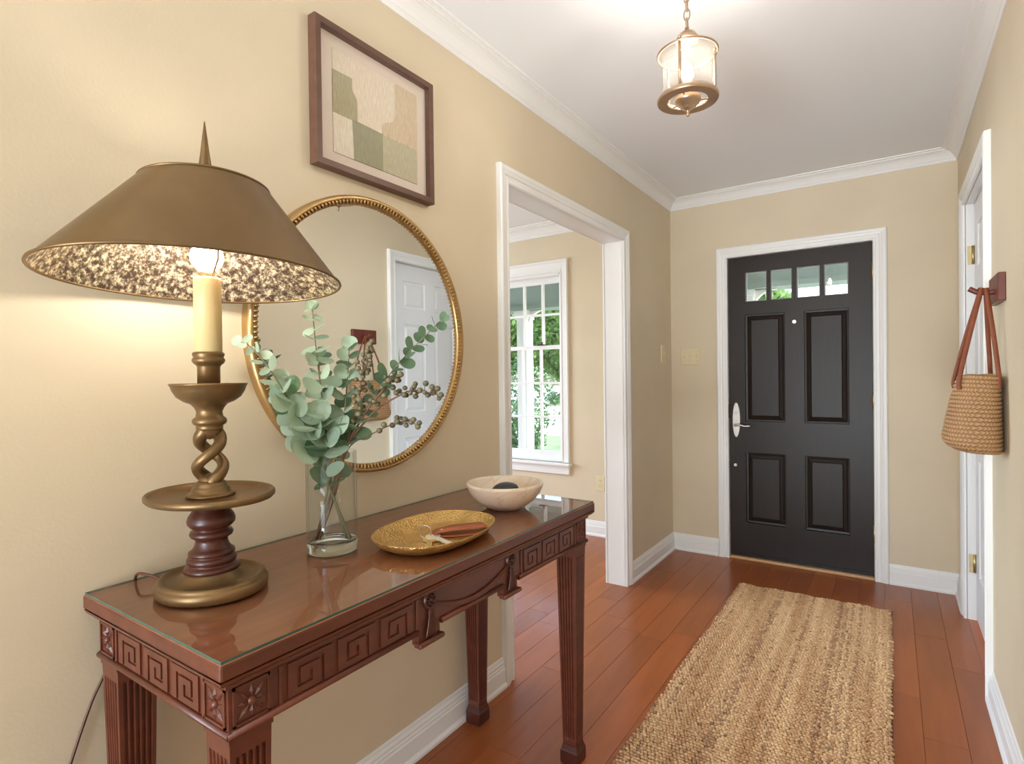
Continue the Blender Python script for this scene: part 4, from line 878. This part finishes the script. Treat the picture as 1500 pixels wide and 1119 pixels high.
m = MB(); m.box(-6, 5.85, 2.06, 4.5, 6.12, 2.62); m.box(-6, 5.83, 2.34, 4.5, 5.85, 2.38); m.box(-6, 5.83, 2.06, 4.5, 5.85, 2.11); struct(m.build('porch_beam', 'porch_paint'))
def column(x, y, label):
    root = thing('porch_column', (x, y, -.12), label, 'column')
    m = MB(); m.box(x-.075, y-.075, -.10, x+.075, y+.075, 2.02); m.build('shaft', 'porch_white', root, bevel=.006)
    m = MB(); m.box(x-.10, y-.10, -.12, x+.10, y+.10, .06); m.build('plinth', 'porch_white', root, bevel=.006)
    m = MB(); m.box(x-.10, y-.10, 1.99, x+.10, y+.10, 2.06); m.box(x-.09, y-.09, 1.95, x+.09, y+.09, 1.99); m.build('capital', 'porch_white', root, bevel=.005)
    m = MB(); m.ext([(x+.07, 2.055), (x+.07, 1.84)]+[(x+.07+.22*(1-math.cos(t)), 1.855+.2*math.sin(t)) for t in np.linspace(.2, PI/2, 7)], lambda s, z, d: (s, y+d, z), -.03, .03); m.build('bracket', 'porch_white', root)
column(-2.553, 5.975, 'white square porch column seen through the parlor window')
column(.085, 5.975, 'white porch column seen through the leftmost pane of the entrance door')
def foliage(name, c, r, n, leaf, mt, parent, seed, up=1, zmin=None):
    rs = np.random.RandomState(seed); d = rs.randn(n, 3); d /= np.linalg.norm(d, axis=1)[:, None]; rad = rs.rand(n)**.35
    # lumpy crown
    lum = rs.randn(14, 3); lum /= np.linalg.norm(lum, axis=1)[:, None]; bump_ = .78+.3*np.max(np.clip(d @ lum.T, 0, 1)**8, axis=1)
    P = np.array(c)+d*rad[:, None]*bump_[:, None]*np.array(r)
    if zmin is not None: P[:, 2] = np.maximum(P[:, 2], zmin+rs.rand(n)*.05)
    a = rs.randn(n, 3); a /= np.linalg.norm(a, axis=1)[:, None]; b = np.cross(a, rs.randn(n, 3)); b /= np.linalg.norm(b, axis=1)[:, None]
    L = leaf*rs.uniform(.6, 1.3, n)[:, None]
    V = np.stack([P-a*L, P+b*L*.5, P+a*L, P-b*L*.5], 1).reshape(-1, 3)-np.array(wloc(parent)); F = np.arange(4*n).reshape(n, 4)
    me = bpy.data.meshes.new(name); me.from_pydata(V.tolist(), [], F.tolist()); me.materials.append(MATS[mt]); o = bpy.data.objects.new(name, me); COL.objects.link(o); o.parent = parent; o['kind'] = 'stuff'; return o
def tree(x, y, h, r, label, seed):
    root = thing('street_tree', (x, y, GRD-.02), label, 'tree', 'trees across the street'); m = MB(); m.tube([(x, y, GRD-.05), (x+.1, y, h*.25), (x-.05, y, h*.55)], [.28, .2, .12], 9)
    for k in range(4): t = k*1.6+seed; m.tube([(x, y, h*.28), (x+math.cos(t)*r*.4, y+math.sin(t)*r*.4, h*.55)], [.12, .05], 6)
    m.build('trunk', 'bark', root); foliage('crown', (x, y, h*.55), (r, r*.8, h*.52), 9000, .24, 'tree_leaf', root, seed)
for i, (x, y, h, r, lb) in enumerate(((-23.1, 34.3, 8.0, 2.9, 'leafy street tree left of the porch column, beyond the fence'), (-17.2, 33.8, 7.5, 2.9, 'leafy street tree right of the porch column, beyond the fence'), (-21.6, 42.5, 10, 4.6, 'taller tree standing behind the two trees by the street fence'), (-5.9, 36, 7.6, 3.0, 'leafy tree glimpsed through the second pane of the entrance door'))): tree(x, y, h, r, lb, 30+i)
def fence():
    root = thing('picket_fence', (-17, 30.3, GRD), 'white board fence across the street', 'fence')
    x = -27.0
    while x < -9:
        m = MB(); m.box(x, 30.25, GRD, x+.16, 30.41, .62); m.box(x-.02, 30.23, .62, x+.18, 30.43, .68); m.build('post', 'fence_white', root)
        for k in range(11): a = x+.17+k*.205; q = MB(); q.box(a, 30.31, GRD+.06, a+.197, 30.34, .52); q.build('board', 'fence_white', root)
        m = MB(); m.box(x+.16, 30.30, .50, x+2.44, 30.36, .56); m.build('rail', 'fence_white', root)
        x += 2.44
fence()
def shrub(x, y, r, h, label, seed, n=1600, leaf=.05):
    root = thing('garden_shrub', (x, y, GRD), label, 'shrub', 'shrubs outside the parlor window'); m = MB(); m.tube([(x, y, GRD-.02), (x, y, GRD+h*.6)], [.03, .015], 6); m.build('stem', 'bark', root); foliage('foliage', (x, y, GRD+h*.52), (r, r, h*.5), n, leaf, 'hedge_leaf', root, seed, zmin=GRD)
shrub(-3.85, 7.6, .55, 1.35, 'dark green shrub at lower left beyond the porch column', 51); shrub(-4.9, 9.6, .7, 2.2, 'taller shrub at the left edge of the window view', 52)
shrub(-15.4, 29.2, .6, .8, 'small low shrub in front of the white street fence', 53, 700, .08)
